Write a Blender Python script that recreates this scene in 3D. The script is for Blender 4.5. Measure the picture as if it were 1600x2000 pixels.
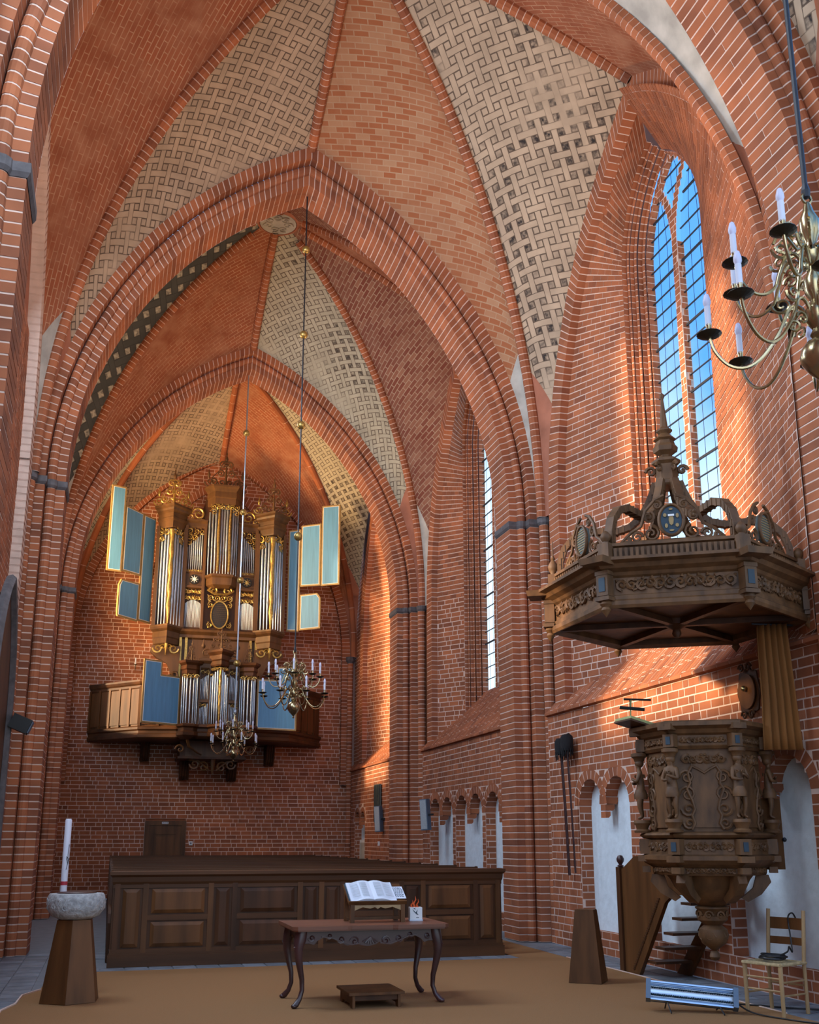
import bpy, math, random
from math import sin, cos, pi, sqrt, atan2, radians
from mathutils import Vector, Matrix
random.seed(7)
SC = bpy.context.scene
for o in list(bpy.data.objects): bpy.data.objects.remove(o)
COL = SC.collection

# ------------------------------------------------------------------ camera
cam_d = bpy.data.cameras.new('camera'); cam = bpy.data.objects.new('camera', cam_d); COL.objects.link(cam)
F_PX, CY_PX = 2000.0, 1150.0
PITCH = math.atan(490 / F_PX); YAW = math.atan(588 * cos(PITCH) / F_PX)
cam.location = (0, 0, 1.6)
cam.rotation_euler = (pi / 2 + PITCH, 0, -YAW)
cam_d.sensor_width = 36; cam_d.lens = 36 * F_PX / 2000; cam_d.shift_y = (CY_PX - 1000) / 2000
cam_d.clip_end = 300
SC.camera = cam
_R = Vector((cos(YAW), -sin(YAW), 0)); _F = Vector((sin(YAW) * cos(PITCH), cos(YAW) * cos(PITCH), sin(PITCH))); _U = _R.cross(_F)
def proj(p):
    v = Vector(p) - Vector((0, 0, 1.6)); w = v.dot(_F)
    if w < .3: return None
    return 800 + F_PX * v.dot(_R) / w, CY_PX - F_PX * v.dot(_U) / w, w

# ------------------------------------------------------------------ view, world, lights
vs = SC.view_settings; vs.view_transform = 'Standard'; vs.look = 'None'; vs.gamma = 1; vs.use_curve_mapping = False
vs.exposure = 0.18
SC.cycles.use_denoising = True
SC.cycles.max_bounces = 7; SC.cycles.diffuse_bounces = 4; SC.cycles.glossy_bounces = 3
SC.cycles.transparent_max_bounces = 12; SC.cycles.sample_clamp_indirect = 4
SC.cycles.caustics_reflective = False; SC.cycles.caustics_refractive = False
W = bpy.data.worlds.new('sky'); SC.world = W; W.use_nodes = True
wn = W.node_tree.nodes; wl = W.node_tree.links
bg = wn['Background']; bg.inputs['Strength'].default_value = 1.55
tc = wn.new('ShaderNodeTexCoord'); nz = wn.new('ShaderNodeTexNoise'); nz.inputs['Scale'].default_value = 2.3; nz.inputs['Detail'].default_value = 5
cr = wn.new('ShaderNodeValToRGB'); cr.color_ramp.elements[0].position = .44; cr.color_ramp.elements[0].color = (.10, .33, .85, 1)
cr.color_ramp.elements[1].position = .66; cr.color_ramp.elements[1].color = (.80, .92, 1.0, 1)
wl.new(tc.outputs['Generated'], nz.inputs['Vector']); 
sz = wn.new('ShaderNodeSeparateXYZ'); wl.new(tc.outputs['Generated'], sz.inputs[0])
hz = wn.new('ShaderNodeMapRange'); hz.inputs['From Min'].default_value = .12; hz.inputs['From Max'].default_value = .62; hz.inputs['To Min'].default_value = .16; hz.inputs['To Max'].default_value = -.10; wl.new(sz.outputs[2], hz.inputs['Value'])
ha = wn.new('ShaderNodeMath'); wl.new(nz.outputs['Fac'], ha.inputs[0]); wl.new(hz.outputs['Result'], ha.inputs[1]); wl.new(ha.outputs[0], cr.inputs['Fac']); wl.new(cr.outputs['Color'], bg.inputs['Color'])

def light(kind, name, loc, target, energy, color, size=1.0, size_y=None, spread=None, angle=None, blend=.5):
    d = bpy.data.lights.new(name, kind); d.energy = energy; d.color = color
    if kind == 'AREA':
        d.shape = 'RECTANGLE'; d.size = size; d.size_y = size_y or size
        if spread: d.spread = radians(spread)
    elif kind == 'SUN': d.angle = radians(size)
    elif kind == 'SPOT': d.spot_size = radians(angle or 90); d.spot_blend = blend; d.shadow_soft_size = size
    else: d.shadow_soft_size = size
    o = bpy.data.objects.new(name, d); COL.objects.link(o); o.location = loc
    o.rotation_euler = (Vector(target) - Vector(loc)).to_track_quat('-Z', 'Y').to_euler()
    return o
light('SUN', 'sun', (-10, 12, 8), (-10 + 9.8, 13.27, 8 - 2.0), 7.0, (1, .74, .44), 3.5)
# added area lamps in place of daylight from behind the camera and the left
light('AREA', 'choir_fill_lamp', (-1.5, -3.0, 7.0), (4.5, 14, 4.5), 270, (.72, .84, 1), 6, 8)  # general front fill, added on the unseen choir side
light('AREA', 'left_daylight_lamp', (-1.6, 5.0, 8.0), (7, 9.5, 2.5), 480, (.68, .83, 1), 1.8, 6.5)  # added fill; the wall is closed here
light('AREA', 'left_daylight_lamp', (-1.9, 12.43, 8.6), (7, 13.2, 3.0), 760, (.68, .83, 1), 1.6, 6.5)
light('AREA', 'left_daylight_lamp', (-1.6, 20.3, 8.6), (7, 20.6, 3.0), 470, (.68, .83, 1), 1.6, 6.5)  # added fill before closed wall, no window in this bay
light('AREA', 'left_daylight_lamp', (-1.9, 27.4, 8.6), (5.5, 30.2, 9.6), 620, (1, .60, .24), 1.6, 5.0, spread=115)
# warm floodlights that stand on the pillar capitals and wash the vaults
for i, (x, y, e) in enumerate(((6.2, 9.6, 190), (-.6, 9.6, 150), (6.2, 17.8, 170), (-.6, 17.8, 170), (6.2, 25.0, 110), (-.6, 25.0, 200))):
    light('SPOT', 'vault_floodlight', (x, y, 7.5), (2.74, y + 3.0, 14), e * 2.1, (1, .64, .33), .25, angle=150, blend=.9)

# ------------------------------------------------------------------ materials
def mat(name, color, rough=.7, metal=0., var=0., scale=6., stretch=(1, 1, 1), bump=0., color2=None, rand=0., spec=.4, rand2=None, coord='Object', detail=4):
    m = bpy.data.materials.new(name); m.use_nodes = True; n = m.node_tree.nodes; l = m.node_tree.links
    b = n['Principled BSDF']; b.inputs['Roughness'].default_value = rough; b.inputs['Metallic'].default_value = metal
    b.inputs['Specular IOR Level'].default_value = spec
    c = (*color, 1); b.inputs['Base Color'].default_value = c
    out = None
    if var or color2 or bump:
        t = n.new('ShaderNodeTexCoord'); mp = n.new('ShaderNodeMapping'); mp.inputs['Scale'].default_value = stretch
        l.new(t.outputs[coord], mp.inputs['Vector'])
        nt = n.new('ShaderNodeTexNoise'); nt.inputs['Scale'].default_value = scale; nt.inputs['Detail'].default_value = detail
        l.new(mp.outputs['Vector'], nt.inputs['Vector'])
        if var or color2:
            r = n.new('ShaderNodeValToRGB'); r.color_ramp.elements[0].position = .3; r.color_ramp.elements[1].position = .7
            r.color_ramp.elements[0].color = tuple(x * (1 - var) for x in color) + (1,)
            r.color_ramp.elements[1].color = (tuple(color2) if color2 else tuple(min(1, x * (1 + var)) for x in color)) + (1,)
            l.new(nt.outputs['Fac'], r.inputs['Fac']); out = r.outputs['Color']
        if bump:
            bp = n.new('ShaderNodeBump'); bp.inputs['Strength'].default_value = bump; bp.inputs['Distance'].default_value = .02
            l.new(nt.outputs['Fac'], bp.inputs['Height']); l.new(bp.outputs['Normal'], b.inputs['Normal'])
    if rand:
        oi = n.new('ShaderNodeObjectInfo'); ge = n.new('ShaderNodeNewGeometry')
        ad = n.new('ShaderNodeMath'); ad.operation = 'ADD'; l.new(oi.outputs['Random'], ad.inputs[0]); l.new(ge.outputs['Random Per Island'], ad.inputs[1])
        fr = n.new('ShaderNodeMath'); fr.operation = 'FRACT'; l.new(ad.outputs[0], fr.inputs[0])
        r2 = n.new('ShaderNodeValToRGB')
        stops = rand2 or [(0, (1 - rand,) * 3), (1, (1 + rand,) * 3)]
        while len(r2.color_ramp.elements) < len(stops): r2.color_ramp.elements.new(.5)
        for e, (p, cc) in zip(r2.color_ramp.elements, stops): e.position = p; e.color = (*cc, 1)
        l.new(fr.outputs[0], r2.inputs['Fac'])
        mx = n.new('ShaderNodeMix'); mx.data_type = 'RGBA'; mx.blend_type = 'MULTIPLY'; mx.inputs['Factor'].default_value = 1
        if out: l.new(out, mx.inputs['A'])
        else: mx.inputs['A'].default_value = c
        l.new(r2.outputs['Color'], mx.inputs['B']); out = mx.outputs['Result']
    if out: l.new(out, b.inputs['Base Color'])
    return m
BR = [(0, (.70, .68, .74)), (.25, (.92, .92, .92)), (.7, (1.06, 1.04, 1.0)), (1, (1.2, 1.16, 1.08))]
M = {}
M['brick'] = mat('brick_red', (.315, .104, .046), .85, var=.22, scale=2.2, bump=.25, rand=.3, rand2=BR, detail=8)
M['mortar'] = mat('mortar', (.66, .49, .41), .95, var=.12, scale=5)
M['stone_cap'] = mat('grey_capital_stone', (.105, .095, .10), .8, var=.3, scale=9, bump=.3)
M['plaster'] = mat('white_niche_plaster', (.70, .80, .88), .9, var=.06, scale=9, bump=.5)  # the skylight's blue is mixed into this white plaster's colour
M['red_plaster'] = mat('red_plaster', (.36, .14, .085), .9, var=.3, scale=1.6, bump=.2, detail=9)
M['grey_plaster'] = mat('grey_plaster', (.42, .40, .36), .9, var=.25, scale=3, bump=.2, detail=8)
M['lead'] = mat('lead_came', (.02, .022, .03), .6)
M['oak'] = mat('dark_oak', (.062, .024, .009), .5, var=.45, scale=5, stretch=(1, 1, .12), bump=.1, rand=.12, spec=.28)
M['oak_mid'] = mat('brown_oak', (.105, .042, .013), .5, var=.4, scale=6, stretch=(1, 1, .12), bump=.1, rand=.12, spec=.28)
M['oak_h'] = mat('dark_oak_lying', (.074, .029, .010), .5, var=.45, scale=5, stretch=(.12, 1, 1), bump=.1, rand=.12, spec=.28)
M['organ_oak'] = mat('organ_oak', (.085, .040, .014), .5, var=.35, scale=5, stretch=(1, 1, .15), bump=.1, rand=.1)
M['pulpit'] = mat('carved_pulpit_oak', (.115, .053, .019), .6, var=.4, scale=9, stretch=(1, 1, .4), bump=.15, rand=.08)
M['mahog'] = mat('dark_mahogany', (.045, .017, .017), .35, var=.4, scale=6, stretch=(.3, .3, 1), bump=.05, spec=.6)
M['tabletop'] = mat('red_brown_tabletop', (.16, .062, .035), .4, var=.35, scale=5, stretch=(.15, 1, 1), bump=.05)
M['gold'] = mat('gilding', (.42, .285, .085), .35, .75, var=.35, scale=20, bump=.1)
M['brass'] = mat('polished_brass', (.42, .34, .19), .24, .95, var=.15, scale=8)
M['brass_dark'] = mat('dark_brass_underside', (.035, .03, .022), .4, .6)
M['pipe'] = mat('tin_pipe', (.42, .50, .60), .28, .85, rand=.12)
M['shutter'] = mat('blue_shutter_paint', (.10, .29, .52), .5, var=.12, scale=3, stretch=(6, 6, .4))
M['shutter_rim'] = mat('ochre_shutter_rim', (.30, .20, .075), .5, var=.15, scale=8)
M['white'] = mat('white_paint', (.75, .76, .76), .6, var=.04)
M['paper'] = mat('paper', (.62, .67, .76), .8, var=.03)
M['candle'] = mat('candle_wax', (.66, .68, .78), .5, var=.05)
M['bulb'] = mat('frosted_bulb', (.62, .62, .78), .35, var=.05)
M['black'] = mat('black_paint', (.012, .012, .013), .5, var=.2)
M['iron'] = mat('dark_iron', (.03, .03, .035), .45, .5, var=.2)
M['stone'] = mat('carved_grey_stone', (.36, .37, .38), .9, var=.3, scale=22, bump=1.0, detail=8)
M['carpet'] = mat('ochre_coir_carpet', (.27, .135, .050), .97, var=.13, scale=140, bump=.5, detail=3)
M['tile'] = mat('blue_grey_stone_tile', (.16, .18, .21), .6, var=.25, scale=5, bump=.15, rand=.2)
M['grout'] = mat('grey_stone_floor', (.17, .18, .20), .9, var=.1)
M['rush'] = mat('rush_seat', (.36, .27, .14), .8, var=.3, scale=30, bump=.4)
M['beech'] = mat('pale_beech', (.34, .22, .105), .5, var=.25, scale=8, stretch=(1, 1, .2))
M['curtain'] = mat('ochre_curtain_cloth', (.22, .085, .018), .85, var=.2, scale=9, stretch=(1, 1, .1))
M['steel'] = mat('polished_steel', (.50, .60, .72), .3, .9)
M['blue_grey'] = mat('blue_grey_enamel', (.10, .15, .22), .45, var=.1)
M['speaker'] = mat('grey_speaker_cloth', (.34, .38, .41), .6, var=.08, scale=40)
M['slate'] = mat('grey_green_board', (.10, .12, .11), .7, var=.2, scale=9)
M['redtrim'] = mat('red_paint', (.42, .03, .05), .5, var=.1)
M['cloth_black'] = mat('black_velvet', (.012, .012, .014), .95, var=.3)
M['greencloth'] = mat('yellow_green_cushion', (.34, .36, .15), .8, var=.12, scale=20)
M['bluepaint'] = mat('blue_paint_panel', (.022, .045, .068), .6, var=.2)

# ------------------------------------------------------------------ mesh helpers
def link(o, parent=None, kind=None):
    COL.objects.link(o)
    if parent is not None: o.parent = parent
    if kind: o['kind'] = kind
    return o
def tag(o, label=None, cat=None, group=None, kind=None):
    if label: o['label'] = label
    if cat: o['category'] = cat
    if group: o['group'] = group
    if kind: o['kind'] = kind
    return o
def thing(name, label, cat, loc=(0, 0, 0), rz=0, group=None):
    o = bpy.data.objects.new(name, None); COL.objects.link(o); o.location = loc; o.rotation_euler = (0, 0, rz)
    o.empty_display_size = .1
    return tag(o, label, cat, group)
def copy_tree(o, parent=None):
    c = o.copy(); COL.objects.link(c)
    if parent is not None: c.parent = parent
    for ch in o.children: copy_tree(ch, c)
    return c
class MB:
    def __init__(s): s.v = []; s.f = []; s.m = []; s.mi = 0
    def add(s, vs, fs):
        b = len(s.v); s.v.extend(tuple(p) for p in vs); s.f.extend(tuple(i + b for i in f) for f in fs); s.m.extend([s.mi] * len(fs)); return s
    def box(s, c, d, X=None, Y=None, Z=None, taper=1.0):
        c = Vector(c); X = Vector(X or (1, 0, 0)); Y = Vector(Y or (0, 1, 0)); Z = Vector(Z) if Z else X.cross(Y)
        a, b, h = d[0] / 2, d[1] / 2, d[2] / 2
        vs = []
        for k, t in ((-1, 1), (1, taper)):
            for i, j in ((-1, -1), (1, -1), (1, 1), (-1, 1)): vs.append(c + X * (i * a * t) + Y * (j * b * t) + Z * (k * h))
        return s.add(vs, [(3, 2, 1, 0), (4, 5, 6, 7), (0, 1, 5, 4), (1, 2, 6, 5), (2, 3, 7, 6), (3, 0, 4, 7)])
    def bb(s, x0, x1, y0, y1, z0, z1): return s.box(((x0 + x1) / 2, (y0 + y1) / 2, (z0 + z1) / 2), (abs(x1 - x0), abs(y1 - y0), abs(z1 - z0)))
    def lathe(s, prof, n=16, c=(0, 0, 0), a0=0., rx=1., ry=1., axis=None, span=2 * pi):
        c = Vector(c); full = span > 6.28; m = n if full else n + 1; vs = []
        if axis is None: X, Y, Z = Vector((1, 0, 0)), Vector((0, 1, 0)), Vector((0, 0, 1))
        else:
            Z = Vector(axis).normalized(); X = Z.orthogonal().normalized(); Y = Z.cross(X)
        for r, z in prof:
            for k in range(m):
                a = a0 + span * k / n; vs.append(c + X * (r * rx * cos(a)) + Y * (r * ry * sin(a)) + Z * z)
        fs = []
        for i in range(len(prof) - 1):
            for k in range(n):
                k2 = (k + 1) % m; fs.append((i * m + k, i * m + k2, (i + 1) * m + k2, (i + 1) * m + k))
        if full and prof[0][0] > 1e-5: fs.append(tuple(range(m - 1, -1, -1)))
        if full and prof[-1][0] > 1e-5: fs.append(tuple((len(prof) - 1) * m + k for k in range(m)))
        return s.add(vs, fs)
    def tube(s, pts, r, n=6, cap=True, flat=1.0):
        pts = [Vector(p) for p in pts]; N = len(pts)
        rad = r if callable(r) else (lambda t: r)
        T = [((pts[min(i + 1, N - 1)] - pts[max(i - 1, 0)])).normalized() for i in range(N)]
        u = T[0].orthogonal().normalized(); vs = []
        for i in range(N):
            u = (u - T[i] * u.dot(T[i]));
            u = u.normalized() if u.length > 1e-6 else T[i].orthogonal().normalized()
            w = T[i].cross(u); R = rad(i / (N - 1))
            for k in range(n):
                a = 2 * pi * k / n; vs.append(pts[i] + u * (R * cos(a)) + w * (R * sin(a) * flat))
        fs = [(i * n + k, i * n + (k + 1) % n, (i + 1) * n + (k + 1) % n, (i + 1) * n + k) for i in range(N - 1) for k in range(n)]
        if cap: fs += [tuple(range(n - 1, -1, -1)), tuple((N - 1) * n + k for k in range(n))]
        return s.add(vs, fs)
    def prism(s, poly, O, U, V, depth, bev=0):
        O, U, V = Vector(O), Vector(U), Vector(V); Wd = U.cross(V).normalized(); n = len(poly)
        vs = [O + U * a + V * b for a, b in poly] + [O + U * a + V * b + Wd * depth for a, b in poly]
        fs = [tuple(range(n - 1, -1, -1)), tuple(range(n, 2 * n))] + [(k, (k + 1) % n, n + (k + 1) % n, n + k) for k in range(n)]
        return s.add(vs, fs)
    def ball(s, c, r, n=10, rz=None):
        m = max(5, n // 2 + 1); rz = rz or r
        return s.lathe([(max(1e-6, r * sin(pi * i / (m - 1))), -rz * cos(pi * i / (m - 1))) for i in range(m)], n, c)
    def scroll(s, O, U, V, size, turns=1.4, r=.012, hand=1, tail=.0, n=5, seg=22, a0=0.):
        """a spiral volute in the plane U,V that starts at its outer end"""
        O, U, V = Vector(O), Vector(U), Vector(V); pts = []
        for i in range(seg):
            t = i / (seg - 1); a = a0 + hand * t * turns * 2 * pi; q = size * (1 - .85 * t)
            pts.append(O + U * (q * cos(a)) + V * (q * sin(a)))
        return s.tube(pts, lambda t: r * (1 - .35 * t), n)
    def build(s, name, m, parent=None, smooth=False, label=None, kind=None):
        me = bpy.data.meshes.new(name); me.from_pydata(s.v, [], s.f)
        for q in (m if isinstance(m, (list, tuple)) else [m]): me.materials.append(M[q] if isinstance(q, str) else q)
        if max(s.m, default=0) > 0: me.polygons.foreach_set('material_index', s.m)
        if smooth is True: me.polygons.foreach_set('use_smooth', [True] * len(me.polygons))
        elif smooth:
            me.polygons.foreach_set('use_smooth', [True] * len(me.polygons)); me.set_sharp_from_angle(angle=radians(smooth))
        o = bpy.data.objects.new(name, me); link(o, parent, kind)
        if label: o['label'] = label
        return o

def arch_pt(hw, rise, t):
    r = (hw * hw + rise * rise) / (2 * hw); th = t * atan2(rise, r - hw)
    return hw - r + r * cos(th), r * sin(th)
def arch_len(hw, rise):
    r = (hw * hw + rise * rise) / (2 * hw); return r * atan2(rise, r - hw)
def inset(pl, d):
    out = []; n = len(pl)
    for i in range(n):
        nx = ny = 0.; segs = []
        for j in (i - 1, i):
            if 0 <= j < n - 1:
                dx, dy = pl[j + 1][0] - pl[j][0], pl[j + 1][1] - pl[j][1]; L = sqrt(dx * dx + dy * dy) or 1; segs.append((-dy / L, dx / L))
        nx = sum(q[0] for q in segs); ny = sum(q[1] for q in segs); L = sqrt(nx * nx + ny * ny) or 1; nx /= L; ny /= L
        k = d / max(.35, nx * segs[0][0] + ny * segs[0][1]); out.append((pl[i][0] + nx * k, pl[i][1] + ny * k))
    return out
def roll(c, r, a0, a1, n=7): return [(c[0] + r * cos(radians(a0 + (a1 - a0) * i / (n - 1))), c[1] + r * sin(radians(a0 + (a1 - a0) * i / (n - 1)))) for i in range(n)]

class Bricks:
    """collects single bricks; the ones that show largest become parts, the rest one joined part"""
    def __init__(s): s.p = []
    def add(s, vs, fs): s.p.append((vs, fs))
    def finish(s, parent, m='brick', limit=300, name='brick', minpx=9, smooth=False):
        sc = []
        for i, (vs, fs) in enumerate(s.p):
            q = [proj(p) for p in (vs if len(vs) < 12 else vs[::3])]
            if any(k is None for k in q): sc.append((0, i)); continue
            xs = [k[0] for k in q]; ys = [k[1] for k in q]; cx, cy = sum(xs) / len(xs), sum(ys) / len(ys)
            a, b = max(xs) - min(xs), max(ys) - min(ys)
            ok = -10 < cx < 1610 and -10 < cy < 2010 and max(a, b) > minpx
            sc.append((a * b if ok else 0, i))
        sc.sort(reverse=True); top = set(i for a, i in sc[:limit] if a > 0)
        rest = MB()
        for i, (vs, fs) in enumerate(s.p):
            if i in top: MB().add(vs, fs).build(name, m, parent, smooth)
            else: rest.add(vs, fs)
        if rest.v: rest.build('brickwork' if name == 'brick' else name + 's', m, parent, smooth, kind='stuff')

def sweep(bs, core, f, s0, s1, n, pieces, gap, depth=.004, vis=True, alt=None):
    """lay n courses of bricks between s0 and s1 along path f(s, a, y); one brick per piece and course, recessed joints"""
    ds = (s1 - s0) / n; gap *= 1.4
    for pi_, pl in enumerate(pieces):
        variants = [[pl]]
        if alt and alt[pi_]:
            variants.append(alt[pi_])
        for k in range(n):
            for q in variants[k % len(variants)]:
                ins = inset(q, depth + .004); m = len(q); a, b = s0 + ds * k + gap / 2, s0 + ds * (k + 1) - gap / 2
                j = random.uniform(-.002, .002); qq = inset(q, j)
                vs = [f(a, *p) for p in qq] + [f(b, *p) for p in qq] + [f(a, *p) for p in ins] + [f(b, *p) for p in ins]
                fs = []
                for i in range(m - 1):
                    fs += [(i, i + 1, m + i + 1, m + i), (i + 1, i, 2 * m + i, 2 * m + i + 1), (m + i, m + i + 1, 3 * m + i + 1, 3 * m + i)]
                fs += [(0, m, 3 * m, 2 * m), (m - 1, 2 * m - 1 + 0, 4 * m - 1, 3 * m - 1)]
                bs.add(vs, fs)
        if core is not None:
            ins = inset(pl, depth); m = len(pl); vs = []
            step = max(1, n // 60) if n > 60 and False else 1
            for k in range(n + 1):
                vs += [f(s0 + ds * k, *p) for p in ins]
            core.add(vs, [(k * m + i, k * m + i + 1, (k + 1) * m + i + 1, (k + 1) * m + i) for k in range(n) for i in range(m - 1)])

def brick_rows(bs, core, to3, nrm, v0, v1, spans, h=.108, Ls=(.27, .27, .135), gap=.018, depth=.0035, core_spans=None, jit=.0025):
    """courses of bricks on a flat surface: to3(u,v) -> Vector, spans(v) -> [(u0,u1)] kept intervals"""
    n = max(1, round((v1 - v0) / h)); h = (v1 - v0) / n; nrm = Vector(nrm)
    for k in range(n):
        a, b = v0 + k * h, v0 + (k + 1) * h; vm = (a + b) / 2
        if core is not None:
            for (u0, u1) in (core_spans or spans)(vm):
                core.add([to3(u0, a) - nrm * depth, to3(u1, a) - nrm * depth, to3(u1, b) - nrm * depth, to3(u0, b) - nrm * depth], [(0, 1, 2, 3)])
        lo, hi = spans(a + .02), spans(b - .02); mid = spans(vm)
        for si, (u0, u1) in enumerate(mid):
            ph = (k % 2) * .2 + (k * .618 % 1) * .07; u = u0 - ph; i = k * 7 % 3
            while u < u1 - .02:
                L = Ls[i % len(Ls)]; i += 1; p, q = max(u, u0) + gap / 2, min(u + L, u1) - gap / 2; u += L
                if q - p < .025: continue
                pl, ql, ph_, qh = p, q, p, q
                if len(lo) == len(mid): pl, ql = max(p, lo[si][0] + gap / 2) if p <= u0 + gap else p, min(q, lo[si][1] - gap / 2) if q >= u1 - gap else q
                if len(hi) == len(mid): ph_, qh = max(p, hi[si][0] + gap / 2) if p <= u0 + gap else p, min(q, hi[si][1] - gap / 2) if q >= u1 - gap else q
                if ql - pl < .01 or qh - ph_ < .01: continue
                d = random.uniform(-jit, jit)
                A = [to3(pl, a + gap / 2), to3(ql, a + gap / 2), to3(qh, b - gap / 2), to3(ph_, b - gap / 2)]
                vs = [x + nrm * d for x in A] + [x - nrm * (depth + .003) for x in A]
                bs.add(vs, [(0, 1, 2, 3), (0, 4, 5, 1), (1, 5, 6, 2), (2, 6, 7, 3), (3, 7, 4, 0)])
# ================================================================== STRUCTURE
XC, ZS, YB = 2.74, 7.1, 30.9
XL, XU = 6.92, 7.15                       # lower and upper face of the right-hand wall
ARCH = [dict(Y=8.42, xc=2.92, hw=3.94, ri=6.35, ro=7.0), dict(Y=16.6, xc=XC, hw=3.76, ri=6.1, ro=6.8), dict(Y=23.9, xc=2.66, hw=3.76, ri=5.85, ro=6.4)]
BAYS = [(8.35, 16.6, 12.70, 15.1), (16.6, 23.9, 20.95, 15.15), (23.9, YB, 27.45, 14.9)]
def struct(name, label=None):
    o = bpy.data.objects.new(name, None); COL.objects.link(o); o['kind'] = 'structure'; o.empty_display_size = .1
    if label: o['label'] = label
    return o

# ---- vault paint
def nodes_of(name):
    m = bpy.data.materials.new(name); m.use_nodes = True; n = m.node_tree.nodes; l = m.node_tree.links
    b = n['Principled BSDF']; b.inputs['Roughness'].default_value = .92; b.inputs['Specular IOR Level'].default_value = .2
    return m, n, l, b
def weave_mat(name, base, line, dark, rot, cell=.15, dark_lo=.50, dark_hi=.56, fill=1.0):
    m, n, l, b = nodes_of(name)
    def mth(op, a, c=None):
        x = n.new('ShaderNodeMath'); x.operation = op
        for i, q in enumerate((a, c)):
            if q is None: continue
            if isinstance(q, (int, float)): x.inputs[i].default_value = q
            else: l.new(q, x.inputs[i])
        return x.outputs[0]
    uv = n.new('ShaderNodeUVMap'); mp = n.new('ShaderNodeMapping'); mp.inputs['Rotation'].default_value = (0, 0, radians(rot)); mp.inputs['Scale'].default_value = (1 / cell, 1 / cell, 1)
    mp.inputs['Location'].default_value = (40, 40, 0)
    l.new(uv.outputs['UV'], mp.inputs['Vector']); sp = n.new('ShaderNodeSeparateXYZ'); l.new(mp.outputs['Vector'], sp.inputs[0])
    x, y = sp.outputs[0], sp.outputs[1]; i, j = mth('FLOOR', x), mth('FLOOR', y); fx, fy = mth('FRACT', x), mth('FRACT', y)
    pi_, pj = mth('FLOORED_MODULO', i, 2), mth('FLOORED_MODULO', j, 2); hole = mth('MULTIPLY', pi_, pj)
    q = mth('FLOORED_MODULO', mth('FLOOR', mth('MULTIPLY', mth('ADD', i, j), .5)), 2)
    H = mth('LESS_THAN', mth('MINIMUM', fy, mth('SUBTRACT', 1, fy)), .095); V = mth('LESS_THAN', mth('MINIMUM', fx, mth('SUBTRACT', 1, fx)), .095)
    uH = mth('MAXIMUM', hole, mth('MULTIPLY', mth('SUBTRACT', 1, pj), mth('MAXIMUM', pi_, mth('SUBTRACT', 1, q))))
    uV = mth('MAXIMUM', hole, mth('MULTIPLY', mth('SUBTRACT', 1, pi_), mth('MAXIMUM', pj, q)))
    ln = mth('MAXIMUM', mth('MULTIPLY', H, uH), mth('MULTIPLY', V, uV))
    tc = n.new('ShaderNodeTexCoord')
    def ns(scale, lo, hi, det=5):
        t = n.new('ShaderNodeTexNoise'); t.inputs['Scale'].default_value = scale; t.inputs['Detail'].default_value = det; l.new(tc.outputs['Object'], t.inputs['Vector'])
        r = n.new('ShaderNodeMapRange'); r.inputs['From Min'].default_value = lo; r.inputs['From Max'].default_value = hi; l.new(t.outputs['Fac'], r.inputs['Value']); return r.outputs['Result']
    def mix(f, a, c):
        x = n.new('ShaderNodeMix'); x.data_type = 'RGBA'; l.new(f, x.inputs['Factor'])
        for k, q in (('A', a), ('B', c)):
            if isinstance(q, tuple): x.inputs[k].default_value = (*q, 1)
            else: l.new(q, x.inputs[k])
        return x.outputs['Result']
    c = mix(ns(2.5, .3, .75, 8), base, tuple(v * .72 for v in base))
    c = mix(mth('MULTIPLY', mth('MULTIPLY', hole, fill), mth('MULTIPLY', ns(.55, dark_lo, dark_hi), ns(14, .25, .6))), c, dark)
    c = mix(mth('MULTIPLY', ln, mth('MULTIPLY', ns(.8, .30, .45), .9)), c, line)
    l.new(c, b.inputs['Base Color']); return m
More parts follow.
